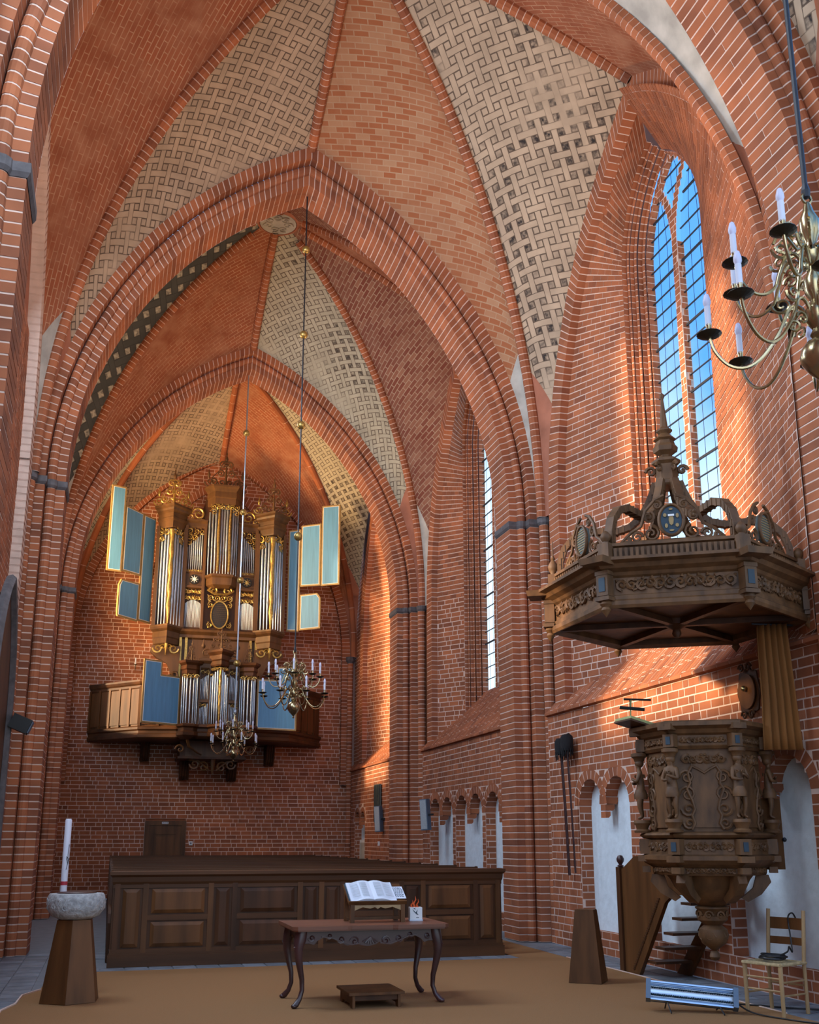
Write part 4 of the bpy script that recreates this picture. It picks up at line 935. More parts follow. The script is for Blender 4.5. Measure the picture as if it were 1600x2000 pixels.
for sg in (1, -1): carve(mb, (2.68 + sg * .14, 28.5, 6.2), (1, sg * 1.3, 0), (0, 0, 1), .3, .18, 4, .012, seed=31); carve(mb, (2.68 + sg * .22, 28.6, 6.05), (1, sg * 1.3, 0), (0, 0, 1), .1, .12, 2, .011, seed=32)
mb.build('pipe_shade', 'gold', rp, 50)
for k in range(2):
    for i in range(4):
        t = (i + .5) / 4.6; t = t if k == 0 else 1 - t; a, b = C1[k], C1[k + 1]; pipe(rp, a[0] + (b[0] - a[0]) * t, a[1] + (b[1] - a[1]) * t + .04, 4.69, 5.15 + .06 * abs(3 - i), 6.0 + .06 * i, .026)
twist(rp, 2.68, 28.42, 4.69, 5.1, 6.24, .036)
crest(rp, 2.68, 28.5, 6.75, .66, .52, 'organ_oak'); finial(rp, 2.68, 28.52, 7.16, .3)
for x0, x1, sg in ((2.16, 2.40, 1), (2.96, 3.20, -1)):
    mb = MB(); mb.bb(x0 - .03, x1 + .03, 28.66, 28.72, 5.28, 5.36); mb.bb(x0 - .03, x0, 28.64, 28.72, 4.66, 6.3); mb.bb(x1, x1 + .03, 28.64, 28.72, 4.66, 6.3); mould(mb, [(x0 - .05, 28.7), (x1 + .05, 28.7)], [(0, 6.2), (.03, 6.25), (.03, 6.36), (.09, 6.44), (.09, 6.5), (0, 6.52)]); mb.build('flat_frame', 'organ_oak', rp)
    for zz in (4.68, 5.37):
        for i in range(6):
            t = (i + .5) / 6; hh = t if sg > 0 else 1 - t; pipe(rp, x0 + (x1 - x0) * t, 28.7, zz, zz + .27, zz + .42 + .16 * hh + (.12 if zz > 5 else 0), .013)
    mb = MB(); carve(mb, ((x0 + x1) / 2 - sg * .04, 28.69, 5.2), (1, 0, 0), (0, 0, 1), .2, .1, 4, .01, seed=33, mirror=False); carve(mb, ((x0 + x1) / 2, 28.69, 6.12), (1, 0, 0), (0, 0, 1), .24, .12, 4, .01, seed=34, mirror=False); mb.build('pipe_shade', 'gold', rp, 50)
    mb = MB(); x = (x0 + x1) / 2; mb.scroll((x, 28.68, 6.66), (sg, 0, 0), (0, 0, 1), .12, 1.5, .022, 1); mb.scroll((x + sg * .12, 28.68, 6.6), (sg, 0, 0), (0, 0, 1), .07, 1.3, .016, -1); mb.lathe([(0, 0), (.05, .03), (.06, .09), (.03, .15), (.015, .2), (0, .32)], 10, (x - sg * .08, 28.68, 6.78)); mb.build('volute', 'organ_oak', rp, 50)
H3 = (1.65, 28.78); leaf(H3, (-cos(A(30)), -sin(A(30))), [(.02, 4.63), (1.19, 4.63), (1.19, 6.35), (.62, 6.35), (.62, 5.98), (.02, 5.98)], -1)
H4 = (3.73, 28.78); leaf(H4, (cos(A(3)), -sin(A(3))), [(.02, 4.60), (1.15, 4.57), (1.15, 6.40), (.57, 6.38), (.57, 6.01), (.02, 6.01)], 1)
with_local(_MB); org = org2
t = thing('wall_sconce', 'small brass candle sconce on the brick wall left of the organ', 'sconce', (.42, 30.85, 6.5))
MB().tube([(0, 0, 0), (0, -.1, -.08), (0, -.22, -.06), (0, -.25, .04)], .015, 6).lathe([(.0, -.01), (.05, 0), (.06, .02), (0, .02)], 10, (0, -.25, .05)).build('arm', 'brass', t); MB().lathe([(.02, .07), (.02, .26), (.0, .27)], 8, (0, -.25, 0)).build('candle', 'candle', t)

# ------------------------------------------------------------------ chandeliers
def make_chandelier():
    t = thing('chandelier', '', 'chandelier')
    mb = MB(); mb.lathe([(0, .08), (.03, .09), (.05, .12), (.035, .15), (.06, .19), (.075, .24), (.05, .28), (.032, .31), (.055, .36), (.06, .42), (.035, .47), (.03, .50), (.065, .53), (.07, .57), (.04, .60), (.028, .64), (.048, .70), (.052, .77), (.03, .82), (.02, .86), (.012, .88)], 16)
    mb.build('stem', 'brass', t, 50)
    mb = MB(); mb.lathe([(.0, -.19), (.012, -.18), (.02, -.165), (.01, -.15), (.03, -.125), (.07, -.085), (.105, -.03), (.11, .0), (.10, .04), (.075, .075), (.03, .10)], 20); mb.build('globe', 'brass', t, 60)
    mb = MB(); mb.tube([(.028 * cos(a * pi / 8), 0, .905 + .028 * sin(a * pi / 8)) for a in range(17)], .008, 6); mb.build('ring', 'brass', t)
    def arm(R, zb, zp, n, off, drop):
        pts = [(.045, zb), (.09, zb + .07), (.14, zb + .06), (.19, zb - .05), (R * .52, zp - drop * .75), (R * .68, zp - drop), (R * .84, zp - drop * .88), (R * .96, zp - drop * .45), (R, zp)]
        c = []
        for i in range(len(pts) - 1):
            p0, p1, p2, p3 = [pts[max(0, min(len(pts) - 1, i + k))] for k in (-1, 0, 1, 2)]
            for q in range(4):
                s = q / 4; c.append(tuple(.5 * (2 * b + (cc - a) * s + (2 * a - 5 * b + 4 * cc - dd) * s * s + (3 * b - a - 3 * cc + dd) * s ** 3) for a, b, cc, dd in zip(p0, p1, p2, p3)))
        c.append(pts[-1]); first = None
        for k in range(n):
            if first is None:
                mb = MB(); mb.tube([(x, 0, z) for x, z in c], lambda t: .0105 - .002 * t, 6); mb.scroll((.17, 0, zb + .09), (1, 0, 0), (0, 0, 1), .05, 1.4, .009, -1); mb.scroll((.12, 0, zb - .04), (1, 0, 0), (0, 0, 1), .04, 1.3, .008, 1)
                first = mb.build('arm', 'brass', t, 60)
                mb = MB(); mb.lathe([(.0, -.016), (.02, -.016), (.05, -.006), (.066, .004), (.064, .008), (.02, .002), (0, .002)], 14, (R, 0, zp)); mb.build('drip_pan', 'brass_dark', first)
                mb = MB(); mb.lathe([(.012, 0), (.015, .02), (.012, .03), (.017, .06)], 10, (R, 0, zp)); mb.build('candle_socket', 'brass', first, 40)
                mb = MB(); mb.lathe([(.0, .055), (.0165, .055), (.0165, .165), (.0, .166)], 10, (R, 0, zp)); mb.build('candle', 'candle', first, 40)
                mb = MB(); mb.lathe([(.013, .163), (.021, .185), (.020, .205), (.012, .235), (.0, .245)], 10, (R, 0, zp)); mb.build('bulb', 'bulb', first, 60)
                first.rotation_euler = (0, 0, off)
            else:
                c2 = copy_tree(first, t); c2.rotation_euler = (0, 0, off + 2 * pi * k / n)
    arm(.54, .22, .20, 8, .2, .21); arm(.42, .50, .50, 8, .2 + pi / 8, .17)
    mb = MB()
    for k in range(8):
        a = 2 * pi * k / 8 + .1; d = Vector((cos(a), sin(a), 0)); mb.scroll(d * .13 + Vector((0, 0, .68)), d, (0, 0, 1), .055, 1.3, .009, 1, n=4, seg=14); mb.tube([d * .03 + Vector((0, 0, .62)), d * .1 + Vector((0, 0, .58)), d * .18 + Vector((0, 0, .66))], .008, 4)
    mb.build('ornament', 'brass', t, 60)
    return t
ch1 = make_chandelier()
ch2, ch3 = copy_tree(ch1), copy_tree(ch1)
for c, loc, zt, rm, rr, balls, lab in ((ch1, (3.32, 4.0, 3.98), 14.9, 'iron', .014, [], 'large brass chandelier hanging close by, above the pulpit at the right edge'),
                            (ch2, (2.76, 16.55, 3.70), 13.15, 'iron', .013, [12.05, 10.35, 8.62, 6.6], 'brass chandelier on a dark rod with gilt balls, in front of the right organ shutter'),
                            (ch3, (2.62, 23.85, 3.52), 12.9, 'steel', .017, [11.35, 9.3, 7.6, 5.6], 'brass chandelier on a pale steel rod, hanging before the chair organ')):
    c.location = loc; c['label'] = lab; c['group'] = 'brass chandeliers down the nave'
    h = zt - loc[2]
    MB().lathe([(rr, .93), (rr, h), (0, h)], 8).build('rod', rm, c)
    for b in balls: MB().ball((0, 0, b - loc[2]), .075 if c is ch2 else .085, 12).build('rod_ball', 'gold', c, True)
    MB().lathe([(.0, .90), (.02, .91), (.024, .95), (.012, 1.0)], 8).build('hook', rm, c)

# ------------------------------------------------------------------ pews
PX0, PX1 = .10, 5.52
pf = thing('panelled_partition', 'long dark oak panelled partition closing the first row of pews', 'partition', ((PX0 + PX1) / 2, 14.5, 0))
def LMB(loc):
    class Q(_MB):
        def build(s, *a, **k):
            s.v = [(p[0] - loc[0], p[1] - loc[1], p[2] - loc[2]) for p in s.v]; return _MB.build(s, *a, **k)
    return Q
MB = LMB(((PX0 + PX1) / 2, 14.5, 0))
MB().bb(PX0, PX1, 14.5, 14.54, 0, 1.14).build('back_board', 'oak', pf)
mb = MB(); mb.bb(PX0 - .02, PX1 + .02, 14.45, 14.56, 0, .14); mb.bb(PX0 - .01, PX1 + .01, 14.47, 14.5, .14, .17); mb.build('plinth', 'oak_h', pf)
mb = MB(); mould(mb, [(PX0, 14.56), (PX0, 14.48), (PX1, 14.48), (PX1, 14.56)], [(0, 1.02), (.015, 1.06), (.02, 1.12), (.05, 1.15), (.05, 1.19), (0, 1.20)]); mb.build('top_cap', 'oak_h', pf)
def rpanel(x0, x1, z0, z1, m):
    mb = MB(); y = 14.487; w = .045
    mb.add([(x0, y, z0), (x1, y, z0), (x1, y, z1), (x0, y, z1), (x0 + w, y - .018, z0 + w), (x1 - w, y - .018, z0 + w), (x1 - w, y - .018, z1 - w), (x0 + w, y - .018, z1 - w)], [(0, 1, 5, 4), (1, 2, 6, 5), (2, 3, 7, 6), (3, 0, 4, 7), (4, 5, 6, 7)])
    mb.build('panel', m, pf)
lay = [('n', .34), ('w', .80), ('n', .30), ('w', .84), ('n', .28), ('n', .28), ('w', .80), ('n', .30), ('w', .74), ('n', .32)]
tot = sum(q[1] for q in lay); k = (PX1 - PX0 - .12) / tot; x = PX0 + .06
for i, (kd, w) in enumerate(lay):
    w *= k; m = 'oak' if i not in (0, 1, 8, 9) else 'oak_mid'
    MB().bb(x - .035, x + .035, 14.474, 14.50, .17, 1.04).build('stile', 'oak_mid' if i % 3 else 'oak', pf)
    if kd == 'n': rpanel(x + .07, x + w - .07, .24, .97, m)
    else:
        rpanel(x + .08, x + w - .08, .24, .55, m); rpanel(x + .08, x + w - .08, .66, .97, m); MB().bb(x + .035, x + w - .035, 14.478, 14.50, .57, .64).build('rail', 'oak_h', pf)
    x += w
MB().bb(x - .035, x + .035, 14.474, 14.50, .17, 1.04).build('stile', 'oak_mid', pf)
MB().bb(PX0, PX1, 14.478, 14.50, .98, 1.04).bb(PX0, PX1, 14.478, 14.50, .17, .22).build('rail', 'oak_h', pf)
MB = _MB
p0 = thing('pew', '', 'pew', (0, 0, 0))
Wp = PX1 - PX0
MB().bb(PX0, PX1, .0, .03, .12, 1.14).build('backrest', 'oak', p0)
MB().bb(PX0 - .03, PX1 + .03, -.05, .06, 1.14, 1.19).build('top_rail', 'oak_h', p0)
MB().bb(PX0, PX1, -.46, -.02, .42, .46).build('seat', 'oak_h', p0)
MB().bb(PX0, PX1, .05, .22, .88, .91).build('book_ledge', 'oak_h', p0)
ep = [(-.5, 0), (.06, 0), (.06, 1.14), (.0, 1.2), (-.06, 1.14), (-.10, .72), (-.46, .62), (-.5, .5)]
for x in (PX0 - .04, PX1): MB().prism(ep, (x, 0, 0), (0, 1, 0), (0, 0, 1), .04).build('end_panel', 'oak', p0)
ORD = ['first', 'second', 'third', 'fourth', 'fifth', 'sixth', 'seventh', 'eighth', 'ninth', 'tenth', 'eleventh', 'twelfth', 'thirteenth', 'fourteenth']
for i in range(14):
    o = p0 if i == 0 else copy_tree(p0)
    o.location = (0, 15.62 + 1.03 * i, 0); o['label'] = 'dark oak pew, %s row behind the panelled partition' % ORD[i]; o['group'] = 'rows of oak pews in the nave'
# ------------------------------------------------------------------ pulpit
def hexp(c, R, a): return Vector((c[0] + R * cos(A(a)), c[1] + R * sin(A(a)), 0))
PC = (6.03, 9.76); PR = .60
pul = thing('pulpit', 'carved oak pulpit with figures at its corners, raised on a turned drop before the wall', 'pulpit', (PC[0], PC[1], 0))
MB = LMB((PC[0], PC[1], 0))
C6 = (PC[0], PC[1], 0); a6 = A(30)
def hexm(prof, nm, m, parent, n=6): return MB().lathe(prof, n, C6, a6).build(nm, m, parent)
hexm([(PR - .03, 1.44), (PR - .03, 2.66), (PR - .07, 2.66), (PR - .07, 1.5)], 'body', 'pulpit', pul)
hexm([(PR + .0, 2.50), (PR + .03, 2.53), (PR + .01, 2.54), (PR + .01, 2.64), (PR + .05, 2.66), (PR + .08, 2.70), (PR + .15, 2.73), (PR + .15, 2.77), (PR + .11, 2.785), (PR - .08, 2.785), (PR - .08, 2.5)], 'cornice', 'pulpit', pul)
hexm([(PR - .02, 1.60), (PR + .06, 1.62), (PR + .09, 1.645), (PR + .07, 1.665), (PR - .02, 1.68)], 'ledge', 'pulpit', pul)
hexm([(PR - .0, 1.34), (PR + .04, 1.36), (PR + .09, 1.40), (PR + .09, 1.44), (PR + .03, 1.455), (PR + .03, 1.60), (PR - .02, 1.61)], 'base_band', 'pulpit', pul)
hexm([(PR - .1, 1.245), (PR - .04, 1.25), (PR - .03, 1.27), (PR - .03, 1.32), (PR + .01, 1.345), (PR - .1, 1.35)], 'lower_moulding', 'pulpit', pul)
MB().lathe([(.10, .92), (.16, .96), (.27, 1.03), (.36, 1.12), (.40, 1.2), (.44, 1.25)], 24, C6).build('bowl', 'pulpit', pul, 50)
MB().lathe([(0, .40), (.035, .41), (.055, .44), (.045, .48), (.025, .50), (.06, .53), (.12, .57), (.15, .64), (.14, .71), (.09, .75), (.11, .77), (.15, .80), (.155, .84), (.13, .86), (.15, .90), (.17, .915), (.17, .93), (.10, .945)], 18, C6).build('drop_finial', 'pulpit', pul, 40)
mb = MB()
for k in range(8):
    a = k * pi / 4; mb.scroll(Vector(C6) + Vector((.13 * cos(a), .13 * sin(a), .64)), (-sin(a), cos(a), 0), (0, 0, 1), .055, 1.3, .014, 1, n=4, seg=12)
    mb.scroll(Vector(C6) + Vector((.15 * cos(a), .15 * sin(a), .85)), (-sin(a), cos(a), 0), (0, 0, 1), .045, 1.3, .012, 1, n=4, seg=12)
mb.build('drop_carving', 'pulpit', pul, 50, kind='stuff')
mb0 = None
for a in (150, 210, 270, 330, 90):          # curved brackets under the body
    d = Vector((cos(A(a)), sin(A(a)), 0)); s = Vector((-d.y, d.x, 0))
    pr = [(PR - .02, 1.25), (PR - .0, 1.18), (PR - .10, 1.06), (PR - .24, .98), (PR - .30, 1.02), (PR - .18, 1.12), (PR - .14, 1.25)]
    MB().prism([(q[0], q[1]) for q in pr], Vector(C6) - s * .05, d, (0, 0, 1), -.1).build('bracket', 'pulpit', pul)
for fa in (180, 240, 300, 120):
    nrm = Vector((cos(A(fa)), sin(A(fa)), 0)); U = Vector((-nrm.y, nrm.x, 0)); ap = PR * cos(A(30)); F0 = Vector(C6) + nrm * (ap - .02); Z = Vector((0, 0, 1))
    mb = MB(); carve(mb, F0 + Z * 1.53 + nrm * .035, U, Z, PR * .76, .14, 8, .014, seed=fa); mb.build('carved_frieze', 'pulpit', pul, 50, kind='stuff')
    mb = MB(); carve(mb, F0 + Z * 2.59 + nrm * .035, U, Z, PR * .74, .085, 12, .010, seed=fa + 1); mb.build('carved_frieze', 'pulpit', pul, 50, kind='stuff')
    mb = MB(); carve(mb, F0 + Z * 1.295, U, Z, PR * .8, .05, 14, .008, seed=fa + 2); mb.build('carved_frieze', 'pulpit', pul, 50, kind='stuff')
    mb = MB()
    carve(mb, F0 + Z * 2.40 - nrm * .0, U, Z, PR * .68, .17, 6, .016, seed=fa + 3)
    for sg in (1, -1):
        for (zz, h) in ((2.22, .15), (2.05, .17), (1.90, .15), (1.76, .12)): mb.scroll(F0 + U * (sg * PR * .29) + Z * zz + nrm * .012, U * sg, Z, h * .5, 1.5, .016, 1 if zz > 2 else -1, n=5, seg=16)
        mb.tube([F0 + U * (sg * PR * q) + Z * zz + nrm * .015 for q, zz in ((.20, 2.33), (.27, 2.26), (.24, 2.16), (.30, 2.1), (.22, 1.98), (.19, 1.9), (.24, 1.84), (.20, 1.76), (.26, 1.70))], .016, 6)
    mb.tube([F0 + U * (PR * q) + Z * zz + nrm * .015 for q, zz in ((-.2, 2.33), (-.1, 2.30), (0, 2.26), (.1, 2.30), (.2, 2.33))], .014, 6)
    mb.build('carved_surround', 'pulpit', pul, 50, kind='stuff')
    mb = MB(); mb.box(F0 + Z * 2.08 + nrm * .004, (PR * .42, .012, .72), U, nrm); mb.build('face_panel', 'pulpit', pul)
def figure_mesh():
    """a small standing carved figure: one continuous skin"""
    J = dict(pel=(0, 0, .30), sp=(0, .005, .38), ch=(0, .0, .46), nk=(0, -.005, .53), hd=(0, -.012, .575), tp=(0, -.01, .625),
             shl=(.065, 0, .50), ell=(.088, -.03, .40), wrl=(.03, -.075, .425), hal=(-.005, -.08, .44), shr=(-.065, 0, .50), elr=(-.09, -.025, .395), wrr=(-.035, -.075, .385), har=(0, -.08, .39),
             hil=(.038, 0, .285), knl=(.045, -.02, .155), anl=(.036, .005, .035), tol=(.042, -.045, .015), hir=(-.038, 0, .285), knr=(-.036, -.01, .155), anr=(-.036, .01, .035), tor=(-.045, -.04, .015))
    E = [('pel', 'sp'), ('sp', 'ch'), ('ch', 'nk'), ('nk', 'hd'), ('hd', 'tp'), ('ch', 'shl'), ('shl', 'ell'), ('ell', 'wrl'), ('wrl', 'hal'), ('ch', 'shr'), ('shr', 'elr'), ('elr', 'wrr'), ('wrr', 'har'), ('pel', 'hil'), ('hil', 'knl'), ('knl', 'anl'), ('anl', 'tol'), ('pel', 'hir'), ('hir', 'knr'), ('knr', 'anr'), ('anr', 'tor')]
    Rr = dict(pel=.055, sp=.048, ch=.058, nk=.022, hd=.040, tp=.030, shl=.028, ell=.021, wrl=.016, hal=.014, shr=.028, elr=.021, wrr=.016, har=.014, hil=.042, knl=.028, anl=.018, tol=.014, hir=.042, knr=.028, anr=.018, tor=.014)
    k = list(J); me = bpy.data.meshes.new('figure'); me.from_pydata([J[q] for q in k], [(k.index(a), k.index(b)) for a, b in E], [])
    o = bpy.data.objects.new('figure', me); COL.objects.link(o); sm = o.modifiers.new('skin', 'SKIN'); o.modifiers.new('sub', 'SUBSURF').levels = 1
    for i, q in enumerate(k):
        sv = me.skin_vertices[0].data[i]; sv.radius = (Rr[q], Rr[q] * .9); sv.use_root = q == 'pel'
    dg = bpy.context.evaluated_depsgraph_get(); out = bpy.data.meshes.new_from_object(o.evaluated_get(dg)); bpy.data.objects.remove(o)
    out.polygons.foreach_set('use_smooth', [True] * len(out.polygons)); out.materials.clear(); out.materials.append(M['pulpit']); return out
FM = figure_mesh()
for a in (150, 210, 270, 330):
    d = Vector((cos(A(a)), sin(A(a)), 0)); P = Vector(C6) + d * (PR + .055)
    o = bpy.data.objects.new('carved_figure', FM); link(o, pul); o.location = (P.x - PC[0], P.y - PC[1], 1.80); o.rotation_euler = (0, 0, A(a + 90))
    mb = MB(); mb.ball(P + Vector((0, 0, 2.40)) - d * .0, .05, 10, .05); mb.lathe([(.07, 2.02), (.075, 2.06), (.055, 2.12)], 10, (P.x, P.y, 0))
    for q in range(5): mb.scroll(P + Vector((.05 * cos(q * 1.26), .05 * sin(q * 1.26), 2.26)), (-sin(q * 1.26), cos(q * 1.26), 0), (0, 0, 1), .022, 1.2, .008, n=4, seg=9)
    mb.build('figure_drapery', 'pulpit', pul, 50, kind='stuff')
    mb = MB(); mb.lathe([(.085, 1.67), (.09, 1.69), (.06, 1.71), (.07, 1.74), (.09, 1.77), (.085, 1.80), (0, 1.80)], 12, (P.x, P.y, 0)); mb.build('figure_base', 'pulpit', pul, 40)
    mb = MB(); mb.lathe([(.05, 2.42), (.06, 2.45), (.085, 2.47), (.085, 2.50), (.06, 2.51)], 12, (P.x, P.y, 0)); mb.build('figure_capital', 'pulpit', pul, 40)
    s = Vector((-d.y, d.x, 0)); Q = Vector(C6) + d * (PR + .035)
    mb = MB(); mb.box(Q + Vector((0, 0, 2.585)), (.12, .09, .13), s, d); mb.box(Q + Vector((0, 0, 1.53)), (.13, .11, .15), s, d); mb.box(Q + Vector((0, 0, 1.30)), (.10, .08, .06), s, d); mb.box(Q + d * .05 + Vector((0, 0, 2.72)), (.15, .12, .06), s, d); mb.box(Q + d * .02 + Vector((0, 0, 1.41)), (.15, .12, .06), s, d); mb.build('corner_block', 'pulpit', pul)
    mb = MB(); mb.box(Q + d * .047 + Vector((0, 0, 2.585)), (.05, .008, .08), s, d); mb.box(Q + d * .057 + Vector((0, 0, 1.53)), (.055, .008, .09), s, d); mb.build('blue_inset', 'bluepaint', pul)
MB = _MB
# desk cushion and reading lamp on the pulpit edge
t = thing('pulpit_desk', 'yellow green book cushion on the left edge of the pulpit', 'cushion', (5.40, 9.98, 2.79))
MB().box((0, 0, .03), (.34, .36, .03), (.96, .0, -.26), (0, 1, 0)).build('cushion', 'greencloth', t); MB().box((0, 0, .005), (.36, .38, .02), (.96, .0, -.26), (0, 1, 0)).tube([(.12, 0, -.03), (.17, 0, -.1)], .02, 6).build('desk_board', 'oak', t)
t = thing('reading_lamp', 'small dark reading lamp with two slim bars above the pulpit cushion', 'lamp', (5.37, 10.05, 2.84))
MB().tube([(0, 0, 0), (0, 0, .10), (.01, -.01, .24)], .007, 6).build('stem', 'greencloth', t); MB().tube([(-.10, .05, .16), (.13, -.08, .13)], .019, 8).build('lamp_tube', 'black', t); MB().tube([(-.06, .03, .25), (.20, -.10, .235)], .012, 8).tube([(0, 0, .14), (0, 0, .25)], .008, 5).build('lamp_bar', 'black', t)
# rear door box of the pulpit with a paper on it
t = thing('pulpit_rear_cabinet', 'plain wooden door panel between the pulpit and the white wall niche', 'panel', (6.62, 9.55, 1.3))
MB().bb(-.09, .16, -.03, .03, .0, .72).build('panel', 'oak_mid', t); MB().ball((.16, -.05, .30), .025, 8).build('lock', 'iron', t)
t = thing('paper_sheet', 'crumpled white paper lying on the panel behind the pulpit', 'paper', (6.64, 9.54, 2.03))
MB().add([(-.14, -.06, .0), (.0, -.09, .03), (.12, -.06, .01), (-.12, .06, .03), (.0, .05, .0), (.13, .05, .05)], [(0, 1, 4, 3), (1, 2, 5, 4)]).build('sheet', 'paper', t)
# ------------------------------------------------------------------ sounding board
CC = (5.73, 9.60); CR = 1.335
can = thing('sounding_board', 'large hexagonal carved oak sounding board over the pulpit with a curved crown and spire', 'canopy', (CC[0], CC[1], 3.8))
MB = LMB((CC[0], CC[1], 3.8)); K6 = (CC[0], CC[1], 0)
def hexc(prof, nm, m, **k): return MB().lathe(prof, 6, K6, a6).build(nm, m, can, **k)
hexc([(0, 3.90), (CR - .10, 3.90), (CR - .10, 3.84), (CR, 3.81), (CR + .02, 3.84), (CR + .02, 3.88), (CR - .01, 3.90), (CR - .01, 3.94), (CR - .03, 3.95)], 'lower_rim', 'pulpit')
hexc([(CR - .03, 3.94), (CR - .03, 4.14), (CR - .2, 4.14)], 'frieze', 'pulpit')
hexc([(CR - .03, 4.12), (CR + .0, 4.14), (CR + .02, 4.17), (CR + .09, 4.20), (CR + .12, 4.24), (CR + .20, 4.26), (CR + .20, 4.29), (CR + .05, 4.32), (CR - .2, 4.33)], 'cornice', 'pulpit')
hexc([(CR - .06, 4.30), (CR - .06, 4.44), (CR - .02, 4.45), (CR - .02, 4.48), (CR - .16, 4.48), (CR - .16, 4.3)], 'gallery_rail', 'pulpit')
for k in range(6):
    MB().add([Vector(K6) + Vector((0, 0, 3.895)), hexp(K6, CR - .12, 60 * k + 30) + Vector((0, 0, 3.895)), hexp(K6, CR - .12, 60 * k + 90) + Vector((0, 0, 3.895)), Vector(K6) + Vector((0, 0, 3.91)), hexp(K6, CR - .12, 60 * k + 30) + Vector((0, 0, 3.91)), hexp(K6, CR - .12, 60 * k + 90) + Vector((0, 0, 3.91))], [(0, 1, 2), (5, 4, 3), (0, 3, 4, 1), (1, 4, 5, 2), (2, 5, 3, 0)]).build('soffit_board', 'oak_mid', can)
    d = Vector((cos(A(60 * k + 30)), sin(A(60 * k + 30)), 0)); s = Vector((-d.y, d.x, 0))
    MB().box(Vector(K6) + d * (CR / 2 - .05) + Vector((0, 0, 3.86)), (CR - .1, .07, .06), d, s).build('soffit_rib', 'oak', can)
    Q = Vector(K6) + d * (CR + .015)
    mb = MB(); mb.box(Q + Vector((0, 0, 4.04)), (.11, .13, .22), d, s); mb.box(Q + d * .01 + Vector((0, 0, 3.90)), (.12, .16, .04), d, s); mb.box(Q + d * .0 + Vector((0, 0, 4.16)), (.12, .15, .04), d, s); mb.box(Q + d * .12 + Vector((0, 0, 4.255)), (.22, .26, .06), d, s, taper=1.15); mb.box(Q + Vector((-d.x * .04, -d.y * .04, 4.40)), (.09, .12, .16), d, s); mb.build('corner_block', 'pulpit', can)
    MB().box(Q + d * .057 + Vector((0, 0, 4.04)), (.008, .07, .14), d, s).build('blue_inset', 'bluepaint', can)
    MB().lathe([(.05, 3.88), (.06, 3.85), (.035, 3.82), (.05, 3.79), (.03, 3.76), (.0, 3.72)], 10, (Q.x, Q.y, 0)).build('pendant', 'pulpit', can, 40)
    # S-curved crown rib
    prof = [(CR - .12, 4.48), (CR - .12, 4.62), (CR - .17, 4.77), (CR - .28, 4.89), (CR - .44, 4.95), (CR - .60, 4.94), (CR - .76, 4.93), (CR - .90, 4.97), (CR - 1.02, 5.07), (CR - 1.11, 5.22), (CR - 1.17, 5.36), (CR - 1.20, 5.46)]
    P = []
    for i in range(len(prof) - 1):
        a0, b0 = prof[i], prof[i + 1]
        for q in (0, .5): P.append((a0[0] + (b0[0] - a0[0]) * q, a0[1] + (b0[1] - a0[1]) * q))
    P.append(prof[-1]); mb = MB(); vs = []
    for i, (r, z) in enumerate(P):
        t0, t1 = P[max(0, i - 1)], P[min(len(P) - 1, i + 1)]; tx, tz = t1[0] - t0[0], t1[1] - t0[1]; L = sqrt(tx * tx + tz * tz); nx, nz = -tz / L, tx / L
        if nz < 0 and i > 3: nx, nz = -nx, -nz
        for (o, w) in ((-.034, -.045), (-.034, .045), (.034, .045), (.034, -.045)): vs.append(Vector(K6) + d * (r - tz / L * o) + Vector((0, 0, z + tx / L * o)) + s * w)
    mb.add(vs, [(i * 4 + k_, i * 4 + (k_ + 1) % 4, (i + 1) * 4 + (k_ + 1) % 4, (i + 1) * 4 + k_) for i in range(len(P) - 1) for k_ in range(4)] + [(0, 1, 2, 3), tuple((len(P) - 1) * 4 + q for q in (3, 2, 1, 0))])
    for i in range(1, len(P) - 1):
        r, z = P[i]; mb.box(Vector(K6) + d * r + Vector((0, 0, z)), (.022, .104, .082), d, s)
    mb.build('crown_rib', 'pulpit', can)
    mb = MB(); mb.lathe([(.0, 0), (.035, 0), (.03, .02), (.05, .06), (.06, .10), (.04, .14), (.02, .17), (.028, .19), (.012, .22), (.004, .40), (0, .40)] if k in (2,) else [(.0, 0), (.035, 0), (.03, .02), (.05, .05), (.055, .08), (.04, .11), (.02, .13), (0, .14)], 10, (Q.x - d.x * .05, Q.y - d.y * .05, 4.48)); mb.build('corner_urn', 'pulpit', can, 40)
